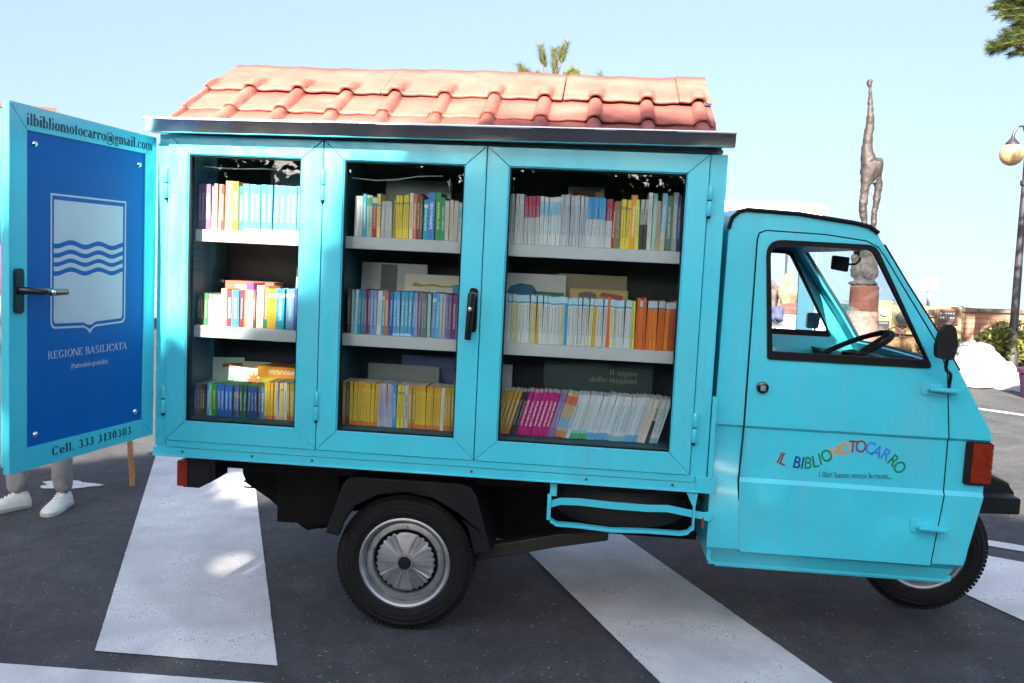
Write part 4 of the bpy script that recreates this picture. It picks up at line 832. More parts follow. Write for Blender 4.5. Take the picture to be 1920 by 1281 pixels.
shelf_run(.000, .452, MID, 'middle shelf behind left glass', [('dark green', 1, .018, .120), ('dark red', 1, .013, .120), ('grass green', 1, .014, .123), ('pink topped white', 2, .017, .118), ('blue topped white', 1, .017, .118), ('peach', 1, .022, .144), ('bright red', 1, .022, .139), ('bright cyan', 1, .030, .141), ('crimson', 1, .014, .139), ('deep orange', 1, .012, .145), ('magenta topped white', 1, .028, .168), ('reddish brown', 1, .012, .140), ('cream', 1, .028, .160), ('green footed orange', 1, .015, .158), ('mustard orange', 1, .034, .152), ('turquoise', 1, .036, .155), ('steel blue', 1, .034, .153), ('indigo', 1, .026, .158), ('lilac', 1, .02, .158), ('orchid pink', 1, .02, .15)])
shelf_run(.000, .452, BOT, 'bottom shelf behind left glass', [('dusty purple', 2, .011, .122), ('grass green', 1, .012, .122), ('dark red', 1, .014, .121), ('bright cyan', 1, .015, .123), ('white', 1, .011, .12), ('vivid green', 1, .022, .124, 'green'), ('royal blue', 4, .0165, .124, 'green'), ('bottle green', 1, .015, .124, 'green'), ('purple striped blue', 1, .013, .124, 'green'), ('dark green', 2, .016, .124, 'green'), ('navy blue', 3, .0155, .124, 'green'), ('brown', 1, .014, .124, 'green'), ('mid blue', 1, .016, .124, 'green'), ('yellow', 4, .0115, .143, 'white'), ('pale lilac', 2, .010, .143, 'white'), ('plain yellow', 1, .014, .143, 'white'), ('white with dashes', 1, .013, .143, 'white'), ('golden', 8, .0115, .142, 'white')])
shelf_run(.606, 1.058, TOP, 'top shelf behind central glass', [('white', 2, .016, .150), ('bright cyan', 1, .014, .158), ('pale mint', 1, .021, .154), ('blue banded red', 1, .020, .147), ('pale yellow', 1, .014, .160), ('grey', 3, .015, .135), ('mustard brown', 1, .014, .143), ('plain yellow', 4, .0125, .158), ('cream', 1, .013, .168), ('terracotta', 1, .015, .168), ('dark red', 1, .013, .170), ('brown', 1, .013, .163), ('turquoise', 1, .016, .148), ('mid blue', 1, .031, .174), ('grass green', 1, .020, .172), ('emerald', 1, .016, .160), ('ivory', 3, .016, .148), ('spotted white', 4, .016, .140)])
shelf_run(.592, 1.056, MID, 'middle shelf behind central glass', [('brown', 1, .016, .165), ('pale aqua', 2, .013, .165), ('teal blue', 2, .014, .166), ('plum', 2, .013, .166), ('periwinkle', 2, .014, .165), ('white', 1, .018, .166), ('turquoise', 1, .015, .166), ('rust red', 1, .019, .166), ('royal blue', 1, .016, .166), ('sky blue', 5, .0155, .166), ('bright blue', 1, .014, .166), ('lilac', 1, .013, .166), ('slate grey', 3, .0135, .165), ('mint', 1, .016, .166), ('steel blue', 1, .016, .166), ('bright cyan', 1, .018, .167), ('grey', 2, .0125, .165), ('violet', 2, .0135, .165), ('raspberry', 1, .017, .165), ('mid blue', 1, .016, .164), ('orchid pink', 2, .021, .162)])
shelf_run(.582, 1.056, BOT, 'bottom shelf behind central glass', [('golden', 1, .012, .164), ('brown', 1, .014, .164), ('yellow', 8, .0125, .164), ('pale lilac', 5, .0105, .164), ('bright blue', 1, .014, .164), ('plain yellow', 2, .013, .163), ('white with dashes', 1, .014, .164), ('golden', 2, .012, .164), ('yellow', 7, .0125, .164), ('ivory', 1, .012, .164), ('golden', 3, .0125, .164), ('thin white', 1, .014, .164), ('yellow', 2, .0125, .163)], pages='white')
shelf_run(1.172, 1.840, TOP, 'top shelf behind right glass', [('thin white', 6, .0105, .182), ('crimson headed white', 4, .0125, .176), ('spotted white', 5, .0135, .176), ('white with dashes', 8, .0105, .184), ('azure headed white', 5, .0125, .180), ('crimson headed white', 2, .011, .178), ('bright red', 1, .008, .170), ('olive brown', 1, .020, .172), ('plain yellow', 2, .0145, .178), ('deep orange', 1, .019, .198), ('lime yellow', 1, .012, .178), ('black and white', 2, .013, .182), ('white', 1, .014, .204), ('mint', 1, .013, .202), ('tan', 1, .014, .178), ('pale blue', 1, .018, .205), ('sea green', 1, .020, .200), ('grey', 1, .016, .208), ('navy blue', 1, .013, .198), ('dark red', 1, .012, .17), ('brown', 1, .014, .19)], pages='white')
shelf_run(1.172, 1.840, MID, 'middle shelf behind right glass', [('cyan capped white', 3, .0135, .176), ('cyan capped cream', 2, .013, .176), ('cyan capped white', 3, .014, .176), ('cyan capped cream', 2, .013, .176), ('cyan capped gold', 1, .013, .176), ('cyan capped white', 6, .0135, .176), ('cyan capped cream', 1, .014, .176), ('solid blue', 1, .013, .176), ('cyan capped white', 6, .0135, .176), ('cyan capped cream', 1, .014, .176), ('cyan capped gold', 1, .013, .176), ('cyan capped white', 3, .0135, .176), ('solid orange', 1, .013, .185), ('cyan capped cream', 1, .013, .176), ('cyan capped white', 5, .0135, .176), ('lime yellow', 1, .014, .175), ('solid orange', 1, .015, .186), ('cyan capped orange', 1, .012, .178), ('solid orange', 1, .014, .186), ('cyan capped orange', 6, .0135, .178), ('brick red', 2, .013, .178), ('solid orange', 2, .015, .184)], pages='white')
shelf_run(1.150, 1.800, BOT+.001, 'bottom shelf behind right glass', [('golden', 5, .0135, .170), ('black', 2, .0125, .170), ('magenta', 7, .0155, .172), ('violet', 2, .012, .172), ('patterned orange', 2, .019, .172), ('white with dashes', 1, .012, .172), ('green footed white', 4, .0145, .172), ('blue footed white', 5, .0145, .173), ('teal edged white', 4, .0145, .173), ('blue footed white', 3, .0145, .173), ('ivory', 2, .0145, .172), ('black and white', 1, .015, .172), ('teal edged white', 2, .0145, .172)], lean=15, pages='white')
# ---- books lying or standing face out behind the front rows
def cover_book(key, x, y, z, w_, h, t, label, tilt=8, pages='white', marks=None, rz=0):
    """a book standing with its front cover towards the glass"""
    M = Mat.Translation((x, y, z)) @ Mat.Rotation(R(rz), 4, 'Z') @ Mat.Rotation(R(-tilt), 4, 'X') @ Mat.Rotation(R(90), 4, 'Z') @ Mat.Diagonal((-1, 1, 1, 1)) if False else Mat.Translation((x, y, z)) @ Mat.Rotation(R(rz), 4, 'Z') @ Mat.Rotation(R(-tilt), 4, 'X')
    o = empty('book', VAN @ M, label, 'book', 'books standing face out behind the rows')
    b = MB(); b.box(-w_/2, w_/2, 0, .0025, 0, h); b.box(-w_/2, w_/2, t-.0025, t, 0, h); b.box(-w_/2-.001, -w_/2+.0015, .0025, t-.0025, 0, h)
    c = BK[key][0]; b.build('cover', mat('plain_cover_'+key.replace(' ', '_'), c, .4, var=.05), o)
    b = MB(); b.box(-w_/2+.0015, w_/2-.003, .0025, t-.0025, .003, h-.003); b.build('pages', PAGES[pages], o)
    if marks: marks(o, w_, h)
    return o
def cov_text(lines, m, G=GN):
    def f(o, w_, h):
        b = MB()
        for txt, a0, a1, zz, cap in lines: roman(b, txt, (a1-a0)*w_, cap, (lambda x0, z0: (lambda a, c, d: Vec((x0+a, d-.0002, z0+c))))(-w_/2+a0*w_, zz*h), G)
        b.build('cover_lettering', m, o)
    return f
def cov_shapes(shapes):
    def f(o, w_, h):
        for nm, col, poly in shapes:
            b = MB(); b.plate([[(-w_/2+a*w_, c*h) for a, c in poly]], side(0), -.0008, -.0001); b.build(nm, mat('cover_print_'+nm, col, .5, var=.1, vscale=60), o)
    return f
def ell(cx, cy, rx, ry, n=20): return [(cx+rx*cos(2*pi*k/n), cy+ry*sin(2*pi*k/n)) for k in range(n)]
star = [(.42+(.30 if k % 2 == 0 else .13)*cos(pi*k/8), .60+(.22 if k % 2 == 0 else .10)*sin(pi*k/8)) for k in range(16)]
cover_book('cream', .165, .285, .80, .11, .185, .02, 'cream book with an orange star standing behind the green edged books', 4, marks=cov_shapes([('star', (.55, .18, .03), star)]))
cover_book('pale mint', .062, .262, .80, .12, .20, .012, 'pale green book with a red bar propped at the dark left end', 6, marks=cov_shapes([('red_bar', (.4, .05, .05), [(.3, .80), (.95, .83), (.95, .90), (.3, .87)])]), rz=18)
cover_book('white', .43, .26, MID, .20, .235, .02, 'white book with green title words behind the left middle row', 4, marks=cov_text([('I misteri', .42, .80, .82, .017), ('della giungla', .12, .86, .70, .017)], mat('green_title_ink', (.10, .22, .05), .6), GB))
cover_book('grey', .72, .27, MID, .26, .27, .02, 'large pale grey picture book at the left of central middle shelf', 5, marks=cov_shapes([('dark_panel', (.10, .11, .13), [(.3, .55), (.55, .55), (.55, .98), (.3, .98)])]))
cover_book('ivory', .895, .25, MID, .25, .232, .02, 'ivory book with a mustard yellow title behind the central middle row', 4, marks=cov_shapes([('mustard_title', (.33, .26, .05), [(.10, .80), (.16, .86), (.30, .825), (.44, .85), (.60, .825), (.85, .84), (.85, .80), (.6, .795), (.4, .805), (.25, .79)])]))
cover_book('teal blue', 1.035, .225, MID, .14, .198, .015, 'dark teal book at the right end of central middle shelf', 3)
cover_book('shaded grey', .775, .262, BOT, .285, .218, .02, 'long white book with faint script behind the central bottom row', 4, marks=cov_shapes([('faint_script', (.22, .23, .25), [(.1, .86), (.16, .90), (.30, .87), (.28, .85), (.17, .87)]), ('faint_script_line', (.22, .23, .25), [(.62, .90), (.95, .885), (.95, .878), (.62, .893)]), ('faint_script_word', (.22, .23, .25), [(.2, .74), (.25, .79), (.42, .75), (.41, .735), (.26, .765)])]))
cover_book('navy blue', .87, .30, BOT, .22, .255, .02, 'navy book peeping over the long white book at the bottom', 4)
cover_book('rust red', 1.015, .25, BOT, .07, .20, .02, 'red book beside a yellow one behind the central bottom row', 4)
cover_book('plain yellow', 1.062, .24, BOT, .07, .205, .02, 'small yellow book in the right corner of central bottom shelf', 4)
cover_book('white', 1.265, .265, MID, .27, .255, .02, 'white picture book with a blue cloud behind the right middle row', 4, marks=cov_shapes([('blue_cloud', (.01, .16, .30), [(.15, .70), (.2, .80), (.35, .85), (.52, .83), (.60, .72), (.60, .68), (.15, .66)]), ('green_strip', (.01, .20, .10), [(.5, .70), (.98, .66), (.98, .73), (.55, .74)])]))
cover_book('olive brown', 1.50, .285, MID, .27, .262, .03, 'large beige brown book at the middle of right middle shelf', 4)
cover_book('mustard brown', 1.53, .225, MID, .22, .208, .015, 'yellow picture book with a red scarf behind the orange row', 4, marks=cov_shapes([('dark_figure', (.09, .08, .08), ell(.3, .88, .16, .07)), ('red_scarf', (.3, .03, .05), [(.5, .88), (.9, .82), (.92, .90), (.55, .95)])]))
cover_book('night teal', 1.545, .265, BOT, .42, .27, .02, 'wide dark teal book with pale words Il sogno delle stagioni', 3, marks=cov_text([('Il sogno', .60, .86, .84, .020), ('delle stagioni', .42, .86, .73, .020)], mat('faded_grey_ink', (.36, .38, .38), .6)))
cover_book('grey', 1.195, .20, BOT, .035, .25, .03, 'narrow pale book standing at the left end behind the golden books', 0)
cover_book('tan', 1.46, .285, TOP, .14, .235, .02, 'beige book with a red title block behind the striped white row', 4, marks=cov_shapes([('red_title', (.32, .05, .06), [(.12, .80), (.75, .80), (.75, .92), (.12, .92)])]))
cover_book('shaded grey', .80, .30, TOP, .26, .235, .02, 'grey book standing at the back of the central top shelf', 4)
cover_book('slate grey', .33, .30, TOP, .26, .25, .02, 'slate grey book standing at the back of the left top shelf', 4)
def pile(x, y, z, items):
    for key, w_, d, t, lab in items:
        M = Mat.Translation((x, y, z+t)) @ Mat.Rotation(R(90), 4, 'Y') @ Mat.Translation((t/2, 0, -w_/2)); place_book(key, t*.97, w_, d, M, lab, 'books lying in piles behind the rows', 'white'); z += t
pile(.30, .22, BOT, [('plum', .19, .13, .10, 'stout plum book at the foot of the orange pile'), ('plain yellow', .19, .13, .045, 'bright yellow book lying under the orange one in the left bay'), ('deep orange', .20, .13, .042, 'orange book lying on top of the yellow one in the left bay')])
pile(.42, .24, BOT, [('slate grey', .13, .12, .13, 'thick slate book lying at the foot of the corner pile'), ('pale aqua', .13, .12, .03, 'pale aqua book lying under the dark red one'), ('dark red', .14, .12, .035, 'dark red book lying on the corner pile')])
pile(.15, .24, MID, [('brown', .20, .12, .07, 'thick brown book lying low behind the left middle row'), ('terracotta', .21, .12, .05, 'terracotta book lying behind the green and white spines'), ('rust red', .20, .12, .05, 'rust red book lying over the terracotta one')])
b = MB(); pth = [(.02, .10, 1.742), (.12, .10, 1.737), (.25, .10, 1.742), (.40, .11, 1.738)]; b.tube(pth, .0022, 6); b.build('cable', mat('white_cable', (.6, .6, .6), .5), van)
b = MB(); pth = [(.59, .10, 1.722), (.68, .10, 1.716), (.76, .10, 1.722), (.84, .10, 1.737), (.93, .10, 1.742)]; b.tube(pth, .0022, 6); b.build('cable', mat('white_cable'), van)

# ================================================================== BEHIND THE VAN
def brick_mat(name, c1, c2, mo, bw=.5, rh=.09):
    m = bpy.data.materials.new(name); m.use_nodes = True; n = m.node_tree; b = n.nodes['Principled BSDF']; L = n.links.new; b.inputs['Roughness'].default_value = .9
    t = n.nodes.new('ShaderNodeTexCoord'); mp = n.nodes.new('ShaderNodeMapping'); mp.inputs['Rotation'].default_value = (R(90), 0, 0); L(t.outputs['Object'], mp.inputs[0])
    k = n.nodes.new('ShaderNodeTexBrick'); k.inputs['Scale'].default_value = 1; k.inputs['Brick Width'].default_value = bw; k.inputs['Row Height'].default_value = rh; k.inputs['Mortar Size'].default_value = .007; k.inputs['Color1'].default_value = (*c1, 1); k.inputs['Color2'].default_value = (*c2, 1); k.inputs['Mortar'].default_value = (*mo, 1)
    nz = n.nodes.new('ShaderNodeTexNoise'); nz.inputs['Scale'].default_value = 3.5; nz.inputs['Detail'].default_value = 6; L(t.outputs['Object'], nz.inputs[0])
    va = n.nodes.new('ShaderNodeVectorMath'); va.operation = 'MULTIPLY_ADD'; va.inputs[1].default_value = (.03, .03, .03); L(nz.outputs['Color'], va.inputs[0]); L(mp.outputs[0], va.inputs[2]); L(va.outputs[0], k.inputs['Vector'])
    mr = n.nodes.new('ShaderNodeMapRange'); mr.inputs[1].default_value = .3; mr.inputs[2].default_value = .7; mr.inputs[3].default_value = .6; mr.inputs[4].default_value = 1.35; L(nz.outputs[0], mr.inputs[0])
    h = n.nodes.new('ShaderNodeHueSaturation'); L(k.outputs[0], h.inputs['Color']); L(mr.outputs[0], h.inputs['Value']); L(h.outputs[0], b.inputs['Base Color'])
    bp = n.nodes.new('ShaderNodeBump'); bp.inputs['Strength'].default_value = .6; bp.inputs['Distance'].default_value = .02; L(k.outputs['Fac'], bp.inputs['Height']); bp.invert = True; L(bp.outputs[0], b.inputs['Normal'])
    return m
def leafcloud(b, pts, size, mi=0, up=.0):
    for p in pts:
        p = Vec(p); n = Vec((random.gauss(0, 1), random.gauss(0, 1), random.gauss(0, 1)+up)).normalized(); t = n.orthogonal().normalized(); q = n.cross(t); a = random.uniform(0, 6.28); t, q = cos(a)*t+sin(a)*q, -sin(a)*t+cos(a)*q
        s = size*random.uniform(.6, 1.3); k = len(b.v)
        b.v += [tuple(p-t*s), tuple(p+q*s*.45-t*s*.2), tuple(p+t*s), tuple(p-q*s*.45-t*s*.2)]; b.f.append((k, k+1, k+2, k+3)); b.m.append(mi)
def foliage_mat(name, c1, c2, sc=1.5, trans=.25):
    m = bpy.data.materials.new(name); m.use_nodes = True; n = m.node_tree; b = n.nodes['Principled BSDF']; L = n.links.new; b.inputs['Roughness'].default_value = .55
    g = n.nodes.new('ShaderNodeNewGeometry'); mx_ = n.nodes.new('ShaderNodeMix'); mx_.data_type = 'RGBA'; mx_.inputs[6].default_value = (*c1, 1); mx_.inputs[7].default_value = (*c2, 1); L(g.outputs['Random Per Island'], mx_.inputs[0]); L(mx_.outputs[2], b.inputs['Base Color'])
    tr = n.nodes.new('ShaderNodeBsdfTranslucent'); L(mx_.outputs[2], tr.inputs[0]); mi = n.nodes.new('ShaderNodeMixShader'); mi.inputs[0].default_value = trans; o = n.nodes['Material Output']; L(b.outputs[0], mi.inputs[1]); L(tr.outputs[0], mi.inputs[2]); L(mi.outputs[0], o.inputs[0])
    return m
WALLB = brick_mat('old_wall_brick', (.19, .085, .052), (.27, .17, .11), (.10, .07, .05))
t = empty('brick_wall', None, 'low old brick parapet wall behind the market panels', 'wall', loc=(9, 13.5, 0))
b = MB(); b.box(-8, 9, 0, .4, 0, .76); b.build('wall', WALLB, t)
b = MB(); x = -8
while x < 8.9:
    w_ = random.uniform(.5, .8); b.box(x, min(9, x+w_-.012), -.04, .44, .76, .82+random.uniform(-.01, .012)); x += w_
b.build('coping', mat('weathered_coping', (.11, .08, .062), .9, var=.25, vscale=5, bump=.3), t, bevel=.01)
# statue on its pedestal
BRZ = mat('weathered_bronze', (.032, .025, .022), .65, metal=.15, var=.3, vscale=6, bump=.5, bscale=8)
t = empty('statue', None, 'tall thin bronze figure with a stretched body on a brick pedestal', 'statue', loc=(5.5, 10.5, 0))
def wx(u, v, Y=10.5): p = at(u, v, y=Y); return p.x-5.5, p.z
P = []
for (u, v, r) in [(1634, 322, .135), (1630, 305, .13), (1625, 284, .085), (1627, 262, .068), (1631, 235, .062), (1632, 205, .045), (1632, 180, .026), (1631, 165, .020), (1631, 157, .045), (1631, 149, .040)]:
    x, z = wx(u, v); P.append((x, 0, z, r))
base = len(P)
for (u, v, r) in [(1622, 343, .070), (1619, 366, .060), (1616, 390, .062), (1619, 415, .048), (1619, 450, .045), (1618, 476, .05)]: x, z = wx(u, v); P.append((x, -.03, z, r))
for (u, v, r) in [(1646, 330, .075), (1648, 352, .058), (1645, 375, .052), (1640, 400, .045), (1638, 430, .042), (1637, 452, .042), (1635, 476, .045)]: x, z = wx(u, v); P.append((x, .03, z, r))
for (u, v, r) in [(1648, 303, .065), (1650, 296, .04)]: x, z = wx(u, v); P.append((x, -.02, z, r))
E_ = [(i, i+1) for i in range(9)]+[(0, base)]+[(base+i, base+i+1) for i in range(5)]+[(0, base+6)]+[(base+6+i, base+7+i) for i in range(6)]+[(0, base+13), (base+13, base+14)]
fg = skin('figure', P, E_, BRZ, t, 3)
tx_ = bpy.data.textures.new('bronze_lumps', 'CLOUDS'); tx_.noise_scale = .09; x_ = fg.modifiers.new('lumps', 'DISPLACE'); x_.texture = tx_; x_.strength = .035; x_.mid_level = .5
b = MB(); prof = [(.10, 1.74), (.15, 1.72), (.175, 1.62), (.165, 1.5), (.19, 1.42), (.15, 1.32), (.12, 1.29), (.17, 1.27), (.185, 1.25), (.17, 1.225)]
cx = wx(1621, 500)[0]
b.lathe([(r*1.05, z) for r, z in prof], (cx, 0, 0), 'z', 28, ends=True)
random.seed(3); b.v = [(x+random.uniform(-.012, .012), y+random.uniform(-.012, .012), z+random.uniform(-.008, .008)) for x, y, z in b.v]
b.build('carved_rock_base', mat('carved_grey_stone', (.022, .023, .021), .85, var=.6, vscale=9, bump=.8, bscale=12), t, smooth='all')
x_ = C.objects[-1] if False else [o for o in t.children if o.name.startswith('carved_rock')][0]; y_ = x_.modifiers.new('sub', 'SUBSURF'); y_.levels = y_.render_levels = 2; tx_ = bpy.data.textures.new('carving', 'CLOUDS'); tx_.noise_scale = .06; y_ = x_.modifiers.new('carving', 'DISPLACE'); y_.texture = tx_; y_.strength = .07
b = MB(); b.lathe([(.17, 1.225), (.20, 1.20), (.205, .86), (.215, .85)], (cx+.02, 0, 0), 'z', 20); b.build('brick_pedestal', brick_mat('pedestal_brick', (.065, .018, .011), (.085, .026, .016), (.06, .03, .02), .2, .06), t, smooth=True)
b = MB(); b.lathe([(.215, .85), (.235, .60), (.25, .25), (.26, 0)], (cx+.02, 0, 0), 'z', 12); b.build('pink_plinth', mat('pink_marble_relief', (.19, .10, .08), .7, var=.45, vscale=14, bump=1, bscale=16), t, smooth=True)
b = MB(); b.box(cx-.13, cx+.17, -.285, -.275, .04, .34); b.build('magenta_poster', mat('magenta_cloth', (.17, .02, .06), .7), t)
# display panels with framed pictures
PY = 13.2
PAN = mat('pale_yellow_board', (.19, .165, .085), .75, var=.12, vscale=4)
def pbox(u0, v0, u1, v1, Y): a = at(u0, v0, y=Y); c = at(u1, v1, y=Y); return a.x, c.x, min(a.z, c.z), max(a.z, c.z)
def panel(u0, v0, u1, v1, lab, m=PAN):
    x0, x1, z0, z1 = pbox(u0, v0, u1, v1, PY); t = empty('display_panel', None, lab, 'panel', 'yellow display panels along the wall', loc=((x0+x1)/2, PY, 0)); w2 = (x1-x0)/2
    b = MB(); b.box(-w2, w2, 0, .02, z0, z1); b.build('board', m, t, bevel=.004)
    for s in (-1, 1): b = MB(); b.box(s*w2-.018, s*w2+.018, .02, .05, 0, z1+.02); b.build('post', mat('dark_green_post', (.01, .035, .028), .6), t)
    return t
panel(1638, 563, 1672, 630, 'pale green yellow board with a white clock beside the statue'); panel(1674, 572, 1724, 628, 'yellow board with a red framed picture seen through the windscreen'); panel(1730, 574, 1801, 636, 'yellow board with a large chalkboard next to the bare brick wall')
def frame_pic(u0, v0, u1, v1, fc, ic, lab, rnd=False, marks=0, name='framed_picture', cat='picture'):
    x0, x1, z0, z1 = pbox(u0, v0, u1, v1, PY-.02); t = empty(name, None, lab, cat, 'pictures hung on the panels', loc=((x0+x1)/2, PY-.024, (z0+z1)/2)); w2, h2 = (x1-x0)/2, (z1-z0)/2
    o = ell(0, 0, w2, h2, 28) if rnd else rect(-w2, w2, -h2, h2); i = [(a*.80, c*.80) for a, c in o]
    b = MB(); b.plate([o, i[::-1]], side(0), -.02, .022); b.build('frame', fc, t); b = MB(); b.plate([i], side(0), -.006, .02); p = b.build('picture', ic, t)
    if marks:
        b = MB()
        for r_ in range(marks):
            for k in range(6):
                if random.random() < .8: a = -w2*.62+k*w2*.22; zc = h2*(.42-.55*r_); b.plate([[(a, zc-.012), (a+w2*.14, zc-.008), (a+w2*.12, zc+.014), (a+.004, zc+.01)]], side(0), -.0075, -.0062)
        b.build('chalk_writing', mat('chalk', (.28, .27, .25), .9), p)
SL = mat('slate_picture', (.022, .02, .022), .5, var=.4, vscale=12)
frame_pic(1650, 575, 1666, 592, mat('white_frame', (.75, .75, .74), .5), mat('white_dial', (.78, .78, .78), .5), 'round white clock on the pale board beside statue', True, name='clock', cat='clock')
frame_pic(1644, 600, 1668, 619, mat('pale_frame', (.16, .14, .10), .6), SL, 'dark slate picture below the white clock', marks=1)
frame_pic(1682, 584, 1704, 606, mat('dark_ring', (.07, .06, .06), .5), mat('grey_plate', (.06, .06, .06), .5, var=.3, vscale=20), 'round dark plate on the board behind windscreen edge', True, name='wall_plate', cat='plate')
RED = mat('red_frame', (.15, .014, .016), .5)
frame_pic(1680, 609, 1698, 626, RED, SL, 'small red framed slate below the round dark plate')
frame_pic(1738, 579, 1753, 594, mat('gold_frame', (.18, .12, .04), .5), SL, 'tiny gold framed dark picture beside the wing mirror')
frame_pic(1755, 579, 1796, 609, mat('brown_frame', (.12, .04, .02), .6), SL, 'large brown framed chalkboard with pale writing', marks=2)
frame_pic(1760, 611, 1784, 630, RED, SL, 'red framed slate under the large chalkboard', marks=1)
BASK = mat('straw_weave', (.16, .10, .05), .85, var=.4, vscale=25, bump=.8, bscale=60)
for k, (u, v, lab) in enumerate([(1648, 655, 'straw basket next to the pink plinth behind windscreen'), (1676, 657, 'straw basket in the middle under the panels'), (1705, 662, 'straw basket nearest the near windscreen pillar')]):
    p = at(u, 640, y=12.7); t = empty('basket', None, lab, 'basket', 'straw baskets below the panels', loc=(p.x, 12.7, 0))
    b = MB(); b.lathe([(.10, .0), (.13, .02), (.17, .22), (.16, .34), (.15, .34), (.15, .24), (.11, .04), (.0001, .03)], (0, 0, 0), 'z', 20); b.build('body', BASK, t, smooth=True)
    b = MB(); b.tube([(.16*cos(a), 0, .33+.16*sin(a)) for a in [pi*i/10 for i in range(11)]], .012, 6); b.build('handle', BASK, t)
# white notice on a post
p = at(1745, 533, y=13.9); t = empty('sign', None, 'blank white square sign on a grey post above the wall', 'sign', loc=(p.x, 13.95, 0))
b = MB(); b.box(-.16, .16, -.02, .0, p.z-.11, p.z+.11); b.build('board', mat('white_sign_board', (.82, .82, .80), .5), t, bevel=.006); b = MB(); b.tube([(.01, .02, 0), (0, .02, p.z+.05)], .03, 10); b.build('post', mat('grey_post', (.20, .18, .20), .6), t)
# street lamp with globes
p0 = Vec((7.985, 11.434, 0)); LM = mat('dark_lamp_iron', (.035, .033, .045), .45, metal=.4, var=.2, rvar=.1); GL = bpy.data.materials.new('opal_globe'); GL.use_nodes = True; q = GL.node_tree.nodes['Principled BSDF']; q.inputs['Base Color'].default_value = (.34, .23, .115, 1); q.inputs['Roughness'].default_value = .3; q.inputs['Subsurface Weight'].default_value = .3; q.inputs['Subsurface Radius'].default_value = (.1, .1, .1)
t = empty('street_lamp', None, 'dark iron street lamp with cream globe lamps on curved arms', 'street lamp', loc=p0)
b = MB(); b.lathe([(.10, 0), (.10, .25), (.075, .30), (.062, .6), (.058, 1.5), (.045, 2.7), (.045, 2.78), (.065, 2.80), (.065, 2.86), (.04, 2.88), (.035, 3.75), (.0001, 3.80)], (0, 0, 0), 'z', 20); b.build('pole', mat('worn_lamp_pole', (.035, .033, .036), .55, metal=.3, var=.25), t, smooth=True)
gx = at(1897, 290, y=11.43); dx = gx.x-p0.x
for s in (1, -1):
    b = MB(); b.tube([(0, 0, 3.28), (.0+dx*.1*s, 0, 3.52), (dx*.35*s, 0, 3.68), (dx*.7*s, 0, 3.68), (dx*.95*s, 0, 3.58), (dx*s, 0, 3.46)], .022, 8); b.build('arm', LM, t, smooth=True)
    b = MB(); b.lathe([(.012, 3.56), (.03, 3.50), (.055, 3.47), (.095, 3.425), (.10, 3.41)], (dx*s, 0, 0), 'z', 20); b.build('lamp_cap', LM, t, smooth=True)
    b = MB(); rr = .172
    b.lathe([(rr*sin(pi*k/16)+.0001, 3.255-rr*cos(pi*k/16)) for k in range(17)], (dx*s, 0, 0), 'z', 28); b.build('globe', GL, t, smooth='all')
# shrubs by the lamp and under the panels
BUSH = foliage_mat('yellow_green_leaves', (.06, .085, .012), (.17, .18, .035)); STEMM = mat('shrub_stem', (.10, .07, .04), .9)
def shrub(x, y, rx, ry, h, n, lab, size=.05, seed=1):
    random.seed(seed); t = empty('shrub', None, lab, 'shrub', 'shrubs along the wall', loc=(x, y, 0)); pts = []; lob = [(random.uniform(-.6, .6), random.uniform(-.6, .6), random.uniform(.3, .75), random.uniform(.35, .6)) for _ in range(9)]
    while len(pts) < n:
        l = random.choice(lob); v = Vec((random.gauss(0, 1), random.gauss(0, 1), random.gauss(0, 1))).normalized()*l[3]*random.uniform(.75, 1.05); q = Vec((l[0]+v.x, l[1]+v.y, l[2]+v.z*.8))
        if q.z > .03: pts.append((q.x*rx, q.y*ry, q.z*h))
    b = MB(); leafcloud(b, pts, size, up=.8); b.build('foliage', BUSH, t)
    b = MB()
    for l in lob: b.tube([(0, 0, 0), (l[0]*rx*.5, l[1]*ry*.5, l[2]*h*.6), (l[0]*rx, l[1]*ry, l[2]*h)], [.02, .012, .006], 5)
    b.build('stem', STEMM, t)
p = at(1905, 668, y=11.7); shrub(p.x+.02, 11.75, .55, .5, .62, 2600, 'bright green shrub at the foot of the street lamp', .045, 5)
p = at(1880, 668, y=12.4); shrub(p.x, 12.6, .35, .4, .55, 1200, 'small shrub behind the lamp against the brick wall', .04, 8)
p = at(1790, 650, y=12.6); shrub(p.x-.35, 12.75, .55, .25, .30, 1000, 'low green plant under the chalkboard panel', .035, 9)
# heap of white sheets
def heap(cx, cy, rx, ry, h, lab, seed, m):
    random.seed(seed); b = MB(); n, mm_ = 46, 30; ph = [random.uniform(0, 6) for _ in range(8)]
    for j in range(mm_+1):
        r = j/mm_
        for i in range(n):
            a = 2*pi*i/n; e = 1+.16*sin(2*a+ph[0])+.10*sin(3*a+ph[1])+.06*sin(7*a+ph[2])
            z = h*(1-r**1.8)*(1+.25*sin(3*a+ph[3])*r)+.045*sin(9*a+ph[4]+6*r)*r*(1-r)*2+.03*sin(14*r+4*sin(a*2+ph[5]))*(1-r)+.02*sin(17*a+ph[6])*r*(1.0-r)*2
            b.v.append((rx*r*e*cos(a), ry*r*e*sin(a), max(.006, z)))
    for j in range(mm_):
        for i in range(n): k = j*n+i; k2 = j*n+(i+1) % n; b.f.append((k, k2, k2+n, k+n)); b.m.append(0)
    o = b.build('sheet', m, smooth='all'); o.location = (cx, cy, 0); x = o.modifiers.new('sub', 'SUBSURF'); x.levels = x.render_levels = 2
    for sc_, st_ in ((.35, .12), (.12, .07)): tx = bpy.data.textures.new('folds', 'CLOUDS'); tx.noise_scale = sc_; tx.noise_depth = 1; x = o.modifiers.new('folds', 'DISPLACE'); x.texture = tx; x.strength = st_*h*2; x.mid_level = .45
    return tag(o, lab, 'sheet', 'white sheets heaped on the ground')
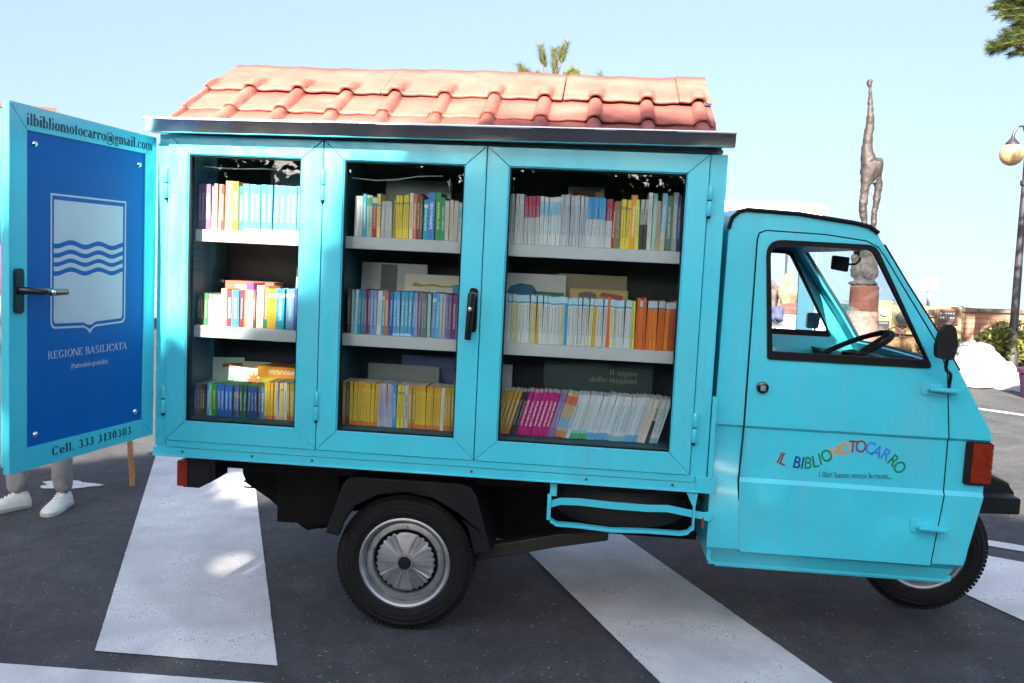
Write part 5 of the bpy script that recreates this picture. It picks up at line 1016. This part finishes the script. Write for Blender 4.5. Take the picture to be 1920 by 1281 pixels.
p = at(1825, 700, z=0); heap(6.55, 9.5, .60, .95, .50, 'large heap of crumpled white cloth beyond the van nose', 4, mat('white_cotton', (.27, .266, .262), .9, var=.04))
heap(6.98, 8.75, .42, .40, .22, 'smaller bluish white cloth lying at the right edge', 6, mat('bluish_cotton', (.25, .27, .31), .9, var=.06))
p = at(1920, 748, z=0); t = empty('plant_pot', None, 'dark plum flower pot cut by the right picture edge', 'pot', loc=(p.x+.13, p.y+.1, 0))
b = MB(); b.lathe([(.0001, .0), (.11, .0), (.16, .30), (.18, .30), (.18, .35), (.155, .35), (.15, .28), (.0001, .27)], (0, 0, 0), 'z', 24); b.build('body', mat('plum_glaze', (.05, .015, .05), .35), t, smooth=True)
# market canopy and table behind the cab
WHC = mat('white_canvas', (.80, .80, .79), .8, var=.05)
t = empty('market_canopy', None, 'white market canopy with a flat valance behind the cab roof', 'canopy', loc=(2.6, 8.9, 0))
b = MB(); b.plate([[(-1.6, 2.07), (1.6, 2.07), (1.6, 2.22), (-1.6, 2.22)]], side(0), -.90, -.892); b.plate([[(-1.6, 2.07), (1.6, 2.07), (1.6, 2.22), (-1.6, 2.22)]], side(0), .892, .9)
for s in (-1.6, 1.592): b.plate([[(-.892, 2.07), (.892, 2.07), (.892, 2.22), (-.892, 2.22)]], lambda a, c, d: Vec((d, a, c)), s, s+.008)
b.add([(-1.6, -.9, 2.222), (1.6, -.9, 2.222), (1.6, .9, 2.222), (-1.6, .9, 2.222), (-.2, 0, 2.30), (.2, 0, 2.30)], [(0, 1, 5, 4), (2, 3, 4, 5), (1, 2, 5), (3, 0, 4)]); b.build('canvas', WHC, t)
for sx_ in (-1.57, 1.57):
    for sy in (-.87, .87): b = MB(); b.tube([(sx_, sy, 0), (sx_, sy, 2.2)], .018, 8); b.build('pole', mat('grey_pole', (.35, .36, .37), .4, metal=.6), t)
b = MB(); b.tube([(1.62, -.9, 2.16), (1.66, -.9, 2.20), (1.66, -.9, 2.05)], .012, 6); b.build('pole_clip', mat('grey_pole'), t)
t = empty('market_table', None, 'long table under a white cloth with a red hem behind the cab', 'table', loc=(3.72, 6.2, 0))
b = MB(); b.box(-.75, .16, -.4, .4, .955, .975); b.build('tabletop', mat('raw_wood', (.35, .22, .12), .7), t)
for s1 in (-.7, .12):
    for s2 in (-.35, .35): b = MB(); b.box(s1-.02, s1+.02, s2-.02, s2+.02, 0, .955); b.build('leg', mat('raw_wood'), t)
b = MB(); n = 60; xs = [-.78+.97*i/n for i in range(n+1)]
for i, x in enumerate(xs):
    w_ = .012*sin(i*1.3)+.008*sin(i*.7)
    for y, z in ((.42, .78), (.42, .98), (-.42, .98), (-.43+w_*.3, .92), (-.44+w_, .72)): b.v.append((x, y, z))
for i in range(n):
    for k in range(4): a = i*5+k; b.f.append((a, a+1, a+6, a+5)); b.m.append(0)
b.build('cloth', mat('white_table_cloth', (.80, .78, .74), .85), t, smooth='all')
b = MB()
for i, x in enumerate(xs):
    w_ = .012*sin(i*1.3)+.008*sin(i*.7)
    for z in (.72, .45): b.v.append((x, -.438+w_, z))
for i in range(n): a = i*2; b.f.append((a, a+1, a+3, a+2)); b.m.append(0)
b.build('red_hem', mat('red_cloth', (.26, .012, .03), .8), t, smooth='all')
def lump(name, u, v, Y, rx, ry, rz, m, lab, cat, seed, zmin=None):
    random.seed(seed); p = at(u, v, y=Y); b = MB(); N1, N2 = 14, 24; ph = [random.uniform(0, 6) for _ in range(6)]
    for j in range(N1+1):
        th = pi*j/N1
        for i in range(N2):
            a = 2*pi*i/N2; q = 1+.14*sin(3*a+ph[0]+2*th)+.12*sin(5*th+ph[1])+.08*sin(7*a+ph[2])
            b.v.append((rx*sin(th)*cos(a)*q, ry*sin(th)*sin(a)*q, -rz*cos(th)*q))
    for j in range(N1):
        for i in range(N2): k = j*N2+i; k2 = j*N2+(i+1) % N2; b.f.append((k, k2, k2+N2, k+N2)); b.m.append(0)
    o = b.build(name, m, smooth='all'); zl = min(v_.co.z for v_ in o.data.vertices); o.location = (p.x, Y, zmin-zl if zmin is not None else p.z); return tag(o, lab, cat)
STN = mat('sandy_carved_stone', (.20, .135, .085), .85, var=.5, vscale=14, bump=1, bscale=18)
lump('stone_carving', 1478, 535, 6.2, .10, .10, .16, STN, 'sandy stone carving standing on the white market table', 'sculpture', 2, .985)
lump('stone_carving', 1448, 545, 6.35, .075, .08, .14, mat('grey_carved_stone', (.07, .06, .06), .85, var=.5, vscale=14, bump=1, bscale=18), 'grey stone carving beside the sandy one on the table', 'sculpture', 5, .985)
lump('cushion', 1482, 570, 5.95, .12, .08, .045, mat('red_cushion_cloth', (.22, .04, .03), .8), 'red cushion in front of the stone carving', 'cushion', 8, .985)
o = lump('cloth_bundle', 1457, 590, 5.70, .07, .055, .075, mat('blue_cloth', (.035, .05, .11), .8, var=.2), 'blue cloth bundle hanging over the white table edge', 'bundle', 9)
# teal signboard seen through the far cab window
a = at(1499, 502, y=2.6); c = at(1531, 502, y=2.6); t = empty('signboard', None, 'plain teal board standing upright beyond the far cab window', 'board', loc=((a.x+c.x)/2, 2.6, 0))
b = MB(); b.box(-(c.x-a.x)/2, (c.x-a.x)/2, 0, .03, .25, a.z); b.build('board', mat('teal_board_paint', (.006, .07, .11), .5), t, bevel=.004)
for s in (-1, 1): b = MB(); b.box(s*.04-.012, s*.04+.012, .03, .055, 0, .8); b.build('leg', mat('teal_board_paint'), t)
b = MB(); b.box(-.07, .07, -.12, .18, 0, .02); b.build('foot', mat('teal_board_paint'), t)

# ---- brick house at the far left
t = empty('brick_house', None, 'orange brick house behind the open rear door', 'house', loc=(-11.15, 10.26, 0)); t.rotation_euler.z = R(36)
b = MB(); b.box(-3.5, 3.5, -2.5, 2.5, 0, 3.5); b.build('wall', brick_mat('orange_house_brick', (.13, .05, .026), (.16, .08, .045), (.11, .08, .06), .25, .07), t)
b = MB(); b.box(-3.56, 3.56, -2.56, 2.56, 3.5, 3.57); b.build('roof', mat('house_roof_edge', (.13, .065, .04), .8, var=.2), t)
for x in (-2.2, 0, 2.85):
    b = MB(); b.plate([rect(x-.5, x+.5, 1.1, 2.75), rect(x-.43, x+.43, 1.17, 2.68)[::-1]], side(-2.5), -.05, .02); w_ = b.build('window', mat('plum_window_frame', (.05, .03, .055), .5), t)
    b = MB(); b.box(x-.43, x+.43, -2.52, -2.505, 1.17, 2.68); b.build('pane', mat('dark_window_glass', (.03, .035, .04), .1), w_)
    b = MB(); b.box(x-.6, x+.6, -2.62, -2.5, 1.0, 1.1); b.build('sill', mat('stone_sill', (.5, .46, .4), .8), w_)
# ---- wooden easel behind the open door
OAK = mat('oak_wood', (.40, .19, .07), .55, var=.25, vscale=14)
t = empty('wooden_easel', None, 'wooden easel whose leg shows under the open rear door', 'easel', loc=(-1.42, 2.05, 0))
for a, c in (((.185, -.07, 0), (.08, .0, 1.3)), ((-.26, -.07, 0), (-.08, .0, 1.3)), ((.085, .13, 0), (.02, .02, 1.25))):
    b = MB(); b.tube([a, c], .018, 4); b.build('leg', OAK, t)
b = MB(); b.box(-.3, .3, -.07, -.02, .55, .58); b.build('ledge', OAK, t); b = MB(); b.box(-.28, .28, -.035, -.022, .58, 1.12); b.build('board', mat('easel_board', (.5, .47, .42), .8), t)
# ---- person standing behind the open door
SK = mat('skin', (.46, .25, .17), .5, var=.08); TR = mat('grey_trousers', (.24, .23, .23), .85, var=.2, vscale=9, bump=1.0, bscale=11); TP = mat('magenta_shirt', (.40, .02, .10), .8, var=.15)
px0, py0 = -1.47, 1.42
t = empty('person', None, 'person in grey trousers and white trainers standing behind the open door', 'person', loc=(px0, py0, 0))
LF, RF = Vec((-.13, -.04, .09)), Vec((.10, .03, .09))
B_ = [(0, .02, .95, .13), (0, .03, 1.15, .12), (0, .03, 1.35, .14), (0, .02, 1.47, .055), (0, .01, 1.53, .05), (0, .0, 1.60, .078), (0, -.01, 1.68, .09), (0, .0, 1.75, .06),
      (-.09, .02, .90, .085), (-.12, .0, .50, .058), (LF.x, LF.y+.03, .10, .038), (.09, .02, .90, .085), (.10, .03, .50, .058), (RF.x, RF.y+.03, .10, .038),
      (-.19, .03, 1.40, .052), (-.25, .05, 1.12, .042), (-.25, -.06, .90, .032), (-.25, -.10, .82, .030), (.19, .03, 1.40, .052), (.25, .05, 1.12, .042), (.25, -.06, .90, .032), (.25, -.10, .82, .030), (0, -.10, 1.655, .014)]
BE = [(0, 1), (1, 2), (2, 3), (3, 4), (4, 5), (5, 6), (6, 7), (0, 8), (8, 9), (9, 10), (0, 11), (11, 12), (12, 13), (2, 14), (14, 15), (15, 16), (16, 17), (2, 18), (18, 19), (19, 20), (20, 21), (6, 22)]
for sd_ in (-.25, .25):
    k = 17 if sd_ < 0 else 21
    for f_ in range(4): B_.append((sd_+(f_-1.5)*.018, -.125, .74-(.008 if f_ in (0, 3) else 0), .009)); BE.append((k, len(B_)-1))
    B_.append((sd_*.86, -.12, .79, .010)); BE.append((k, len(B_)-1))
skin('body', B_, BE, SK, t)
T_ = [(0, .02, .97, .15), (-.09, .02, .88, .115), (-.125, .0, .48, .072), (-.128, -.005, .28, .062), (LF.x, LF.y+.03, .075, .058), (.09, .02, .88, .115), (.105, .03, .48, .070), (.102, .03, .28, .058), (RF.x, RF.y+.03, .075, .054)]
skin('trousers', T_, [(0, 1), (1, 2), (2, 3), (3, 4), (0, 5), (5, 6), (6, 7), (7, 8)], TR, t, 3)
x_ = [o for o in t.children if o.name.startswith('trousers')][0]; tx_ = bpy.data.textures.new('cloth_folds', 'CLOUDS'); tx_.noise_scale = .045; y_ = x_.modifiers.new('folds', 'DISPLACE'); y_.texture = tx_; y_.strength = .018; y_.mid_level = .5
skin('shirt', [(0, .02, .80, .175), (0, .03, 1.0, .16), (0, .03, 1.35, .165), (0, .02, 1.45, .08), (-.19, .03, 1.39, .075), (-.25, .05, 1.15, .06), (.19, .03, 1.39, .075), (.25, .05, 1.15, .06)], [(0, 1), (1, 2), (2, 3), (2, 4), (4, 5), (2, 6), (6, 7)], TP, t)
b = MB(); b.lathe([(.105*sin(pi*k/16)+.0001, .03-.115*cos(pi*k/16)) for k in range(7, 17)], (0, .015, 1.68), 'z', 24); b.build('hair', mat('dark_hair', (.04, .025, .015), .6), t, smooth='all')
SHOE = mat('white_leather', (.62, .62, .58), .55, var=.1, vscale=20, bump=.2, bscale=40); SOLE = mat('worn_rubber_sole', (.42, .41, .38), .8, var=.2)
for F, az in ((LF, -30), (RF, 8)):
    M_ = Mat.Translation((F.x, F.y, 0)) @ Mat.Rotation(R(az), 4, 'Z')
    b = MB(); prof = []                                           # rows from heel (+y) to toe (-y): half width, top height
    rows_ = [(.085, .026, .06), (.075, .034, .085), (.03, .036, .098), (-.01, .037, .085), (-.06, .043, .066), (-.11, .046, .052), (-.15, .042, .042), (-.175, .030, .034), (-.188, .012, .026)]
    for y, hw, h in rows_:
        for k in range(9): a = pi*k/8; b.v.append(tuple(M_ @ Vec((hw*cos(a)*(1 if 0 < k < 8 else 1.02), y, .022+(h-.022)*sin(a)**.7))))
    for i in range(len(rows_)-1):
        for k in range(8): a = i*9+k; b.f.append((a, a+1, a+10, a+9)); b.m.append(0)
    b.f += [tuple(range(9)), tuple((len(rows_)-1)*9+k for k in range(9))]; b.m += [0, 0]
    sh = b.build('shoe', SHOE, t, smooth='all')
    b = MB(); ol = [(hw+.005, y) for y, hw, h in rows_]+[(-hw-.005, y) for y, hw, h in rows_[::-1]]; b.plate([ol], lambda a, c, d: M_ @ Vec((a, c, d)), .0, .025); b.build('sole', SOLE, sh, bevel=.005)
    b = MB()
    for k in range(5): y = .0-.02*k; z = .094-.0075*k-.004*(k > 3); b.tube([tuple(M_ @ Vec((-.024, y, z-.012))), tuple(M_ @ Vec((0, y-.004, z+.002))), tuple(M_ @ Vec((.024, y-.006, z-.012)))], .0035, 5)
    b.build('laces', mat('white_lace', (.7, .7, .68), .8), sh)

# ---- pines
NEED = foliage_mat('pine_needles', (.035, .065, .014), (.13, .165, .035), trans=.15); NEEDL = foliage_mat('pale_pine_needles', (.08, .11, .02), (.22, .22, .055), trans=.2); BARK = mat('pine_bark', (.10, .06, .04), .9, var=.3, vscale=10, bump=.6, bscale=20)
def tuft(b, p, d, L_, nl, n, wd=.0035):
    """a shoot: needles set all round a twig from p along d"""
    d = Vec(d).normalized(); e = d.orthogonal().normalized(); f = d.cross(e)
    for i in range(n):
        s = random.random(); a = random.uniform(0, 6.283); o = (cos(a)*e+sin(a)*f); q = Vec(p)+d*L_*s; dr = (o*random.uniform(.5, 1)+d*random.uniform(.45, 1.1)).normalized()*nl*random.uniform(.7, 1.15); sd_ = dr.cross(d).normalized()*wd
        k = len(b.v); b.v += [tuple(q-sd_), tuple(q+sd_), tuple(q+dr)]; b.f.append((k, k+1, k+2)); b.m.append(0)
def pine(x, y, H, lab, seed, shoots, levels, m=NEED, nl=.12, per=70, wd=.004, trunk_r=.13, sl=.34):
    random.seed(seed); t = empty('pine_tree', None, lab, 'tree', 'pine trees', loc=(x, y, 0)); tb, nb = MB(), MB(); br = MB()
    tb.tube([(0, 0, 0), (.05, 0, H*.4), (0, .03, H*.75), (0, 0, H-.1)], [trunk_r, trunk_r*.75, trunk_r*.4, .02], 10)
    for (ox, oy, oz, dx, dy, dz, l) in shoots:
        br.tube([(ox-dx*.6, oy-dy*.6, oz-.45), (ox, oy, oz), (ox+dx*l, oy+dy*l, oz+dz*l)], [.018, .012, .006], 5); tuft(nb, (ox, oy, oz), (dx, dy, dz), l, nl, int(per*l/sl), wd)
    for z, rad, nbr in levels:
        for k in range(nbr):
            a = 2*pi*k/nbr+random.uniform(-.3, .3); r = rad*random.uniform(.75, 1.1); tip = Vec((r*cos(a), r*sin(a), z+random.uniform(-.1, .35))); mid = Vec((r*.5*cos(a), r*.5*sin(a), z+.05))
            br.tube([(0, 0, z-.1), mid, tip], [.035, .022, .008], 6)
            for s in [.35, .5, .62, .74, .84, .93, 1.0]:
                c = Vec((0, 0, z-.1)).lerp(tip, s)
                for q in range(4): d = Vec((cos(a)+random.uniform(-.9, .9), sin(a)+random.uniform(-.9, .9), random.uniform(.0, 1.0))); tuft(nb, c, d, sl*random.uniform(.7, 1.1), nl, per, wd)
    tb.build('trunk', BARK, t, smooth='all'); br.build('branches', BARK, t); nb.build('crown', m, t); return t
tp = at(1028, 150, y=18); x0, z0 = tp.x, tp.z
def sh(u0, v0, u1, v1, Y=18, dy=0):
    a, c = at(u0, v0, y=Y), at(u1, v1, y=Y); d = c-a; l = d.length; d.normalize(); return (a.x-x0, dy, a.z, d.x, .05, d.z, l)
pine(x0, 18, z0-.1, 'pine top rising above the tiled roof', 11, [sh(1024, 128, 1014, 88), sh(1040, 135, 1038, 95), sh(1052, 120, 1062, 82), sh(1048, 112, 1052, 92), sh(1042, 148, 1041, 118), sh(1018, 122, 1016, 104), sh(1062, 140, 1082, 136), sh(1055, 142, 1072, 130), sh(1060, 146, 1080, 142), sh(1026, 146, 1008, 138), sh(1030, 150, 1012, 146), sh(985, 150, 974, 124), sh(988, 148, 982, 130), sh(998, 150, 990, 136), sh(1050, 150, 1066, 146), sh(1128, 152, 1126, 142)], [(z0-.75, .9, 6), (z0-1.5, 1.4, 7), (z0-2.4, 1.7, 7), (z0-3.3, 1.9, 7)], NEEDL, .20, 230, .008)
x0 = 6.9
def sb(u0, v0, u1, v1, Y, dy=0):
    a, c = at(u0, v0, y=Y), at(u1, v1, y=Y); d = c-a; l = d.length; d.normalize(); return (a.x-x0, Y-5.4, a.z, d.x, random.uniform(-.2, .2), d.z, l)
SHT = []
random.seed(21)
for (u0, v0, u1, v1) in [(1935, 70, 1855, 92), (1915, 78, 1848, 88), (1905, 80, 1862, 98), (1930, 62, 1885, 76), (1940, 92, 1895, 104), (1935, 80, 1880, 66), (1925, 60, 1890, 56), (1960, 10, 1870, 22), (1930, 18, 1862, 14), (1940, 25, 1880, 30), (1920, 10, 1868, 2), (1950, 35, 1905, 44), (1935, 5, 1875, -10), (1960, 55, 1905, 62), (1950, 100, 1910, 96), (1945, 40, 1895, 30), (1955, 45, 1915, 50), (1920, 0, 1880, -20), (1950, -10, 1900, -5), (1975, 60, 1920, 84)]:
    for rep in range(2): SHT.append(sb(u0+random.uniform(-6, 6), v0+random.uniform(-5, 5), u1+random.uniform(-5, 5), v1+random.uniform(-5, 5), 5.4+random.uniform(-.15, .15)))
pine(6.9, 5.4, 6.5, 'dark pine reaching its branch tips into the top right corner', 13, SHT, [(3.75, 1.35, 7), (4.6, 1.6, 7), (5.4, 1.3, 6), (6.1, .8, 5)], NEED, .085, 260, .0034, .15, .26)

# ---- the trees behind the photographer that shade the van (their leaves let the sun through where it falls in the photograph)
KX, KY = -SUN.x/SUN.z, -SUN.y/SUN.z
BND = [(-6, 2.3), (-2.05, 2.35), (-1.6, 2.95), (.2, 2.98), (.95, 2.98), (1.2, 3.0), (1.45, 3.2), (1.75, 3.42), (2.45, 3.53), (2.75, 3.25), (3.3, 2.85), (4.0, 2.38), (5.0, 1.9), (8, 1.2)]
def patch(x, z): return (x+KX*z, KY*z)
LITP = [patch(-.16, 1.88), patch(.78, 1.88), patch(.64, 1.74), patch(.48, 1.52), patch(.34, 1.28), patch(.05, 1.13), patch(-.16, 1.08)]
SPOTS = [(-.42, 2.10, .24), (-.62, 2.25, .18), (-.02, .74, .10), (.10, -.33, .06), (.18, -.40, .07), patch(.30, 1.02)+(.07,), patch(.22, .97)+(.06,)]
def inside(p, poly):
    c = False
    for (x1, y1), (x2, y2) in zip(poly, poly[1:]+poly[:1]):
        if (y1 > p[1]) != (y2 > p[1]) and p[0] < (x2-x1)*(p[1]-y1)/(y2-y1)+x1: c = not c
    return c
def edge_d(p, poly):
    P_ = Vec(p); m_ = 9
    for a, c in zip(poly, poly[1:]+poly[:1]): a, c = Vec(a), Vec(c); s = max(0, min(1, (P_-a).dot(c-a)/(c-a).length_squared)); m_ = min(m_, (P_-a-(c-a)*s).length)
    return m_
def lit(gx, gy, r):
    if gy > lerp(gx, BND)-r: return True
    if inside((gx, gy), LITP) or edge_d((gx, gy), LITP) < r*.8: return True
    return any((gx-x)**2+(gy-y)**2 < (q+r*.5)**2 for x, y, q in SPOTS)
random.seed(99)
TREES = [(-5.2, -19.0), (.6, -21), (5.2, -18.5)]; LV = [MB() for _ in TREES]
for _ in range(52000):
    gx, gy = random.uniform(-5.5, 7.5), random.uniform(-10.5, 3.5); z = random.uniform(8.2, 11.6)
    if lit(gx, gy, .12): continue
    P_ = Vec((gx-KX*z, gy-KY*z, z)); k = min(range(3), key=lambda i: (P_.x-TREES[i][0])**2+(P_.y-TREES[i][1])**2*.15)
    leafcloud(LV[k], [P_], .17)
LEAF = foliage_mat('broad_leaves', (.025, .05, .012), (.07, .11, .025))
for (x, y), b, lab in zip(TREES, LV, ('shade tree standing left behind the photographer', 'shade tree standing straight behind the photographer', 'shade tree standing right behind the photographer')):
    t = empty('shade_tree', None, lab, 'tree', 'shade trees behind the photographer', loc=(x, y, 0)); b.v = [(p[0]-x, p[1]-y, p[2]) for p in b.v]; b.build('crown', LEAF, t)
    q = MB(); q.tube([(0, 0, 0), (.1, 0, 3), (0, .1, 6), (.1, .2, 9.5)], [.32, .26, .20, .08], 12)
    for k in range(7): a = 2*pi*k/7; q.tube([(0, .05, 5.5+.3*k), (1.6*cos(a), 1.9*sin(a), 7.6+.2*k), (3.2*cos(a), 3.8*sin(a), 8.9+.2*k)], [.12, .07, .02], 7)
    q.build('trunk', BARK, t, smooth='all')
random.seed(5)  # unseen hedges added so the glass and the eaves strip reflect something dark
for x, y, rx, h, lab in ((-7.8, -11.5, 3.9, 4.3, 'loose hedgerow added left behind the camera to darken the glass reflections'), (.2, -12, 4.1, 4.0, 'loose hedgerow added straight behind the camera to darken the glass reflections'), (8.4, -11.5, 3.9, 4.4, 'loose hedgerow added right behind the camera to darken the glass reflections')):
    pts = []
    while len(pts) < 9000:
        a, c = random.uniform(-rx, rx), random.uniform(-.8, .8); hh = h*(.86+.10*sin(a*2.1+x)+.07*sin(a*5.3+1)); z = random.random()**.8*hh
        pts.append((a, c*(1-.35*z/h), z))
    b = MB(); leafcloud(b, pts, .13)
    for i in range(24): a = -rx+2*rx*i/24; hh = h*(.70+.10*sin(a*2.1+x)); b.box(a, a+rx/12, -.35, .35, 0, hh)
    o = b.build('added_hedge', LEAF); o.location = (x, y, 0); tag(o, lab, 'added_hedge', 'hedges added behind the camera for dark reflections')
print('books', NB[0])
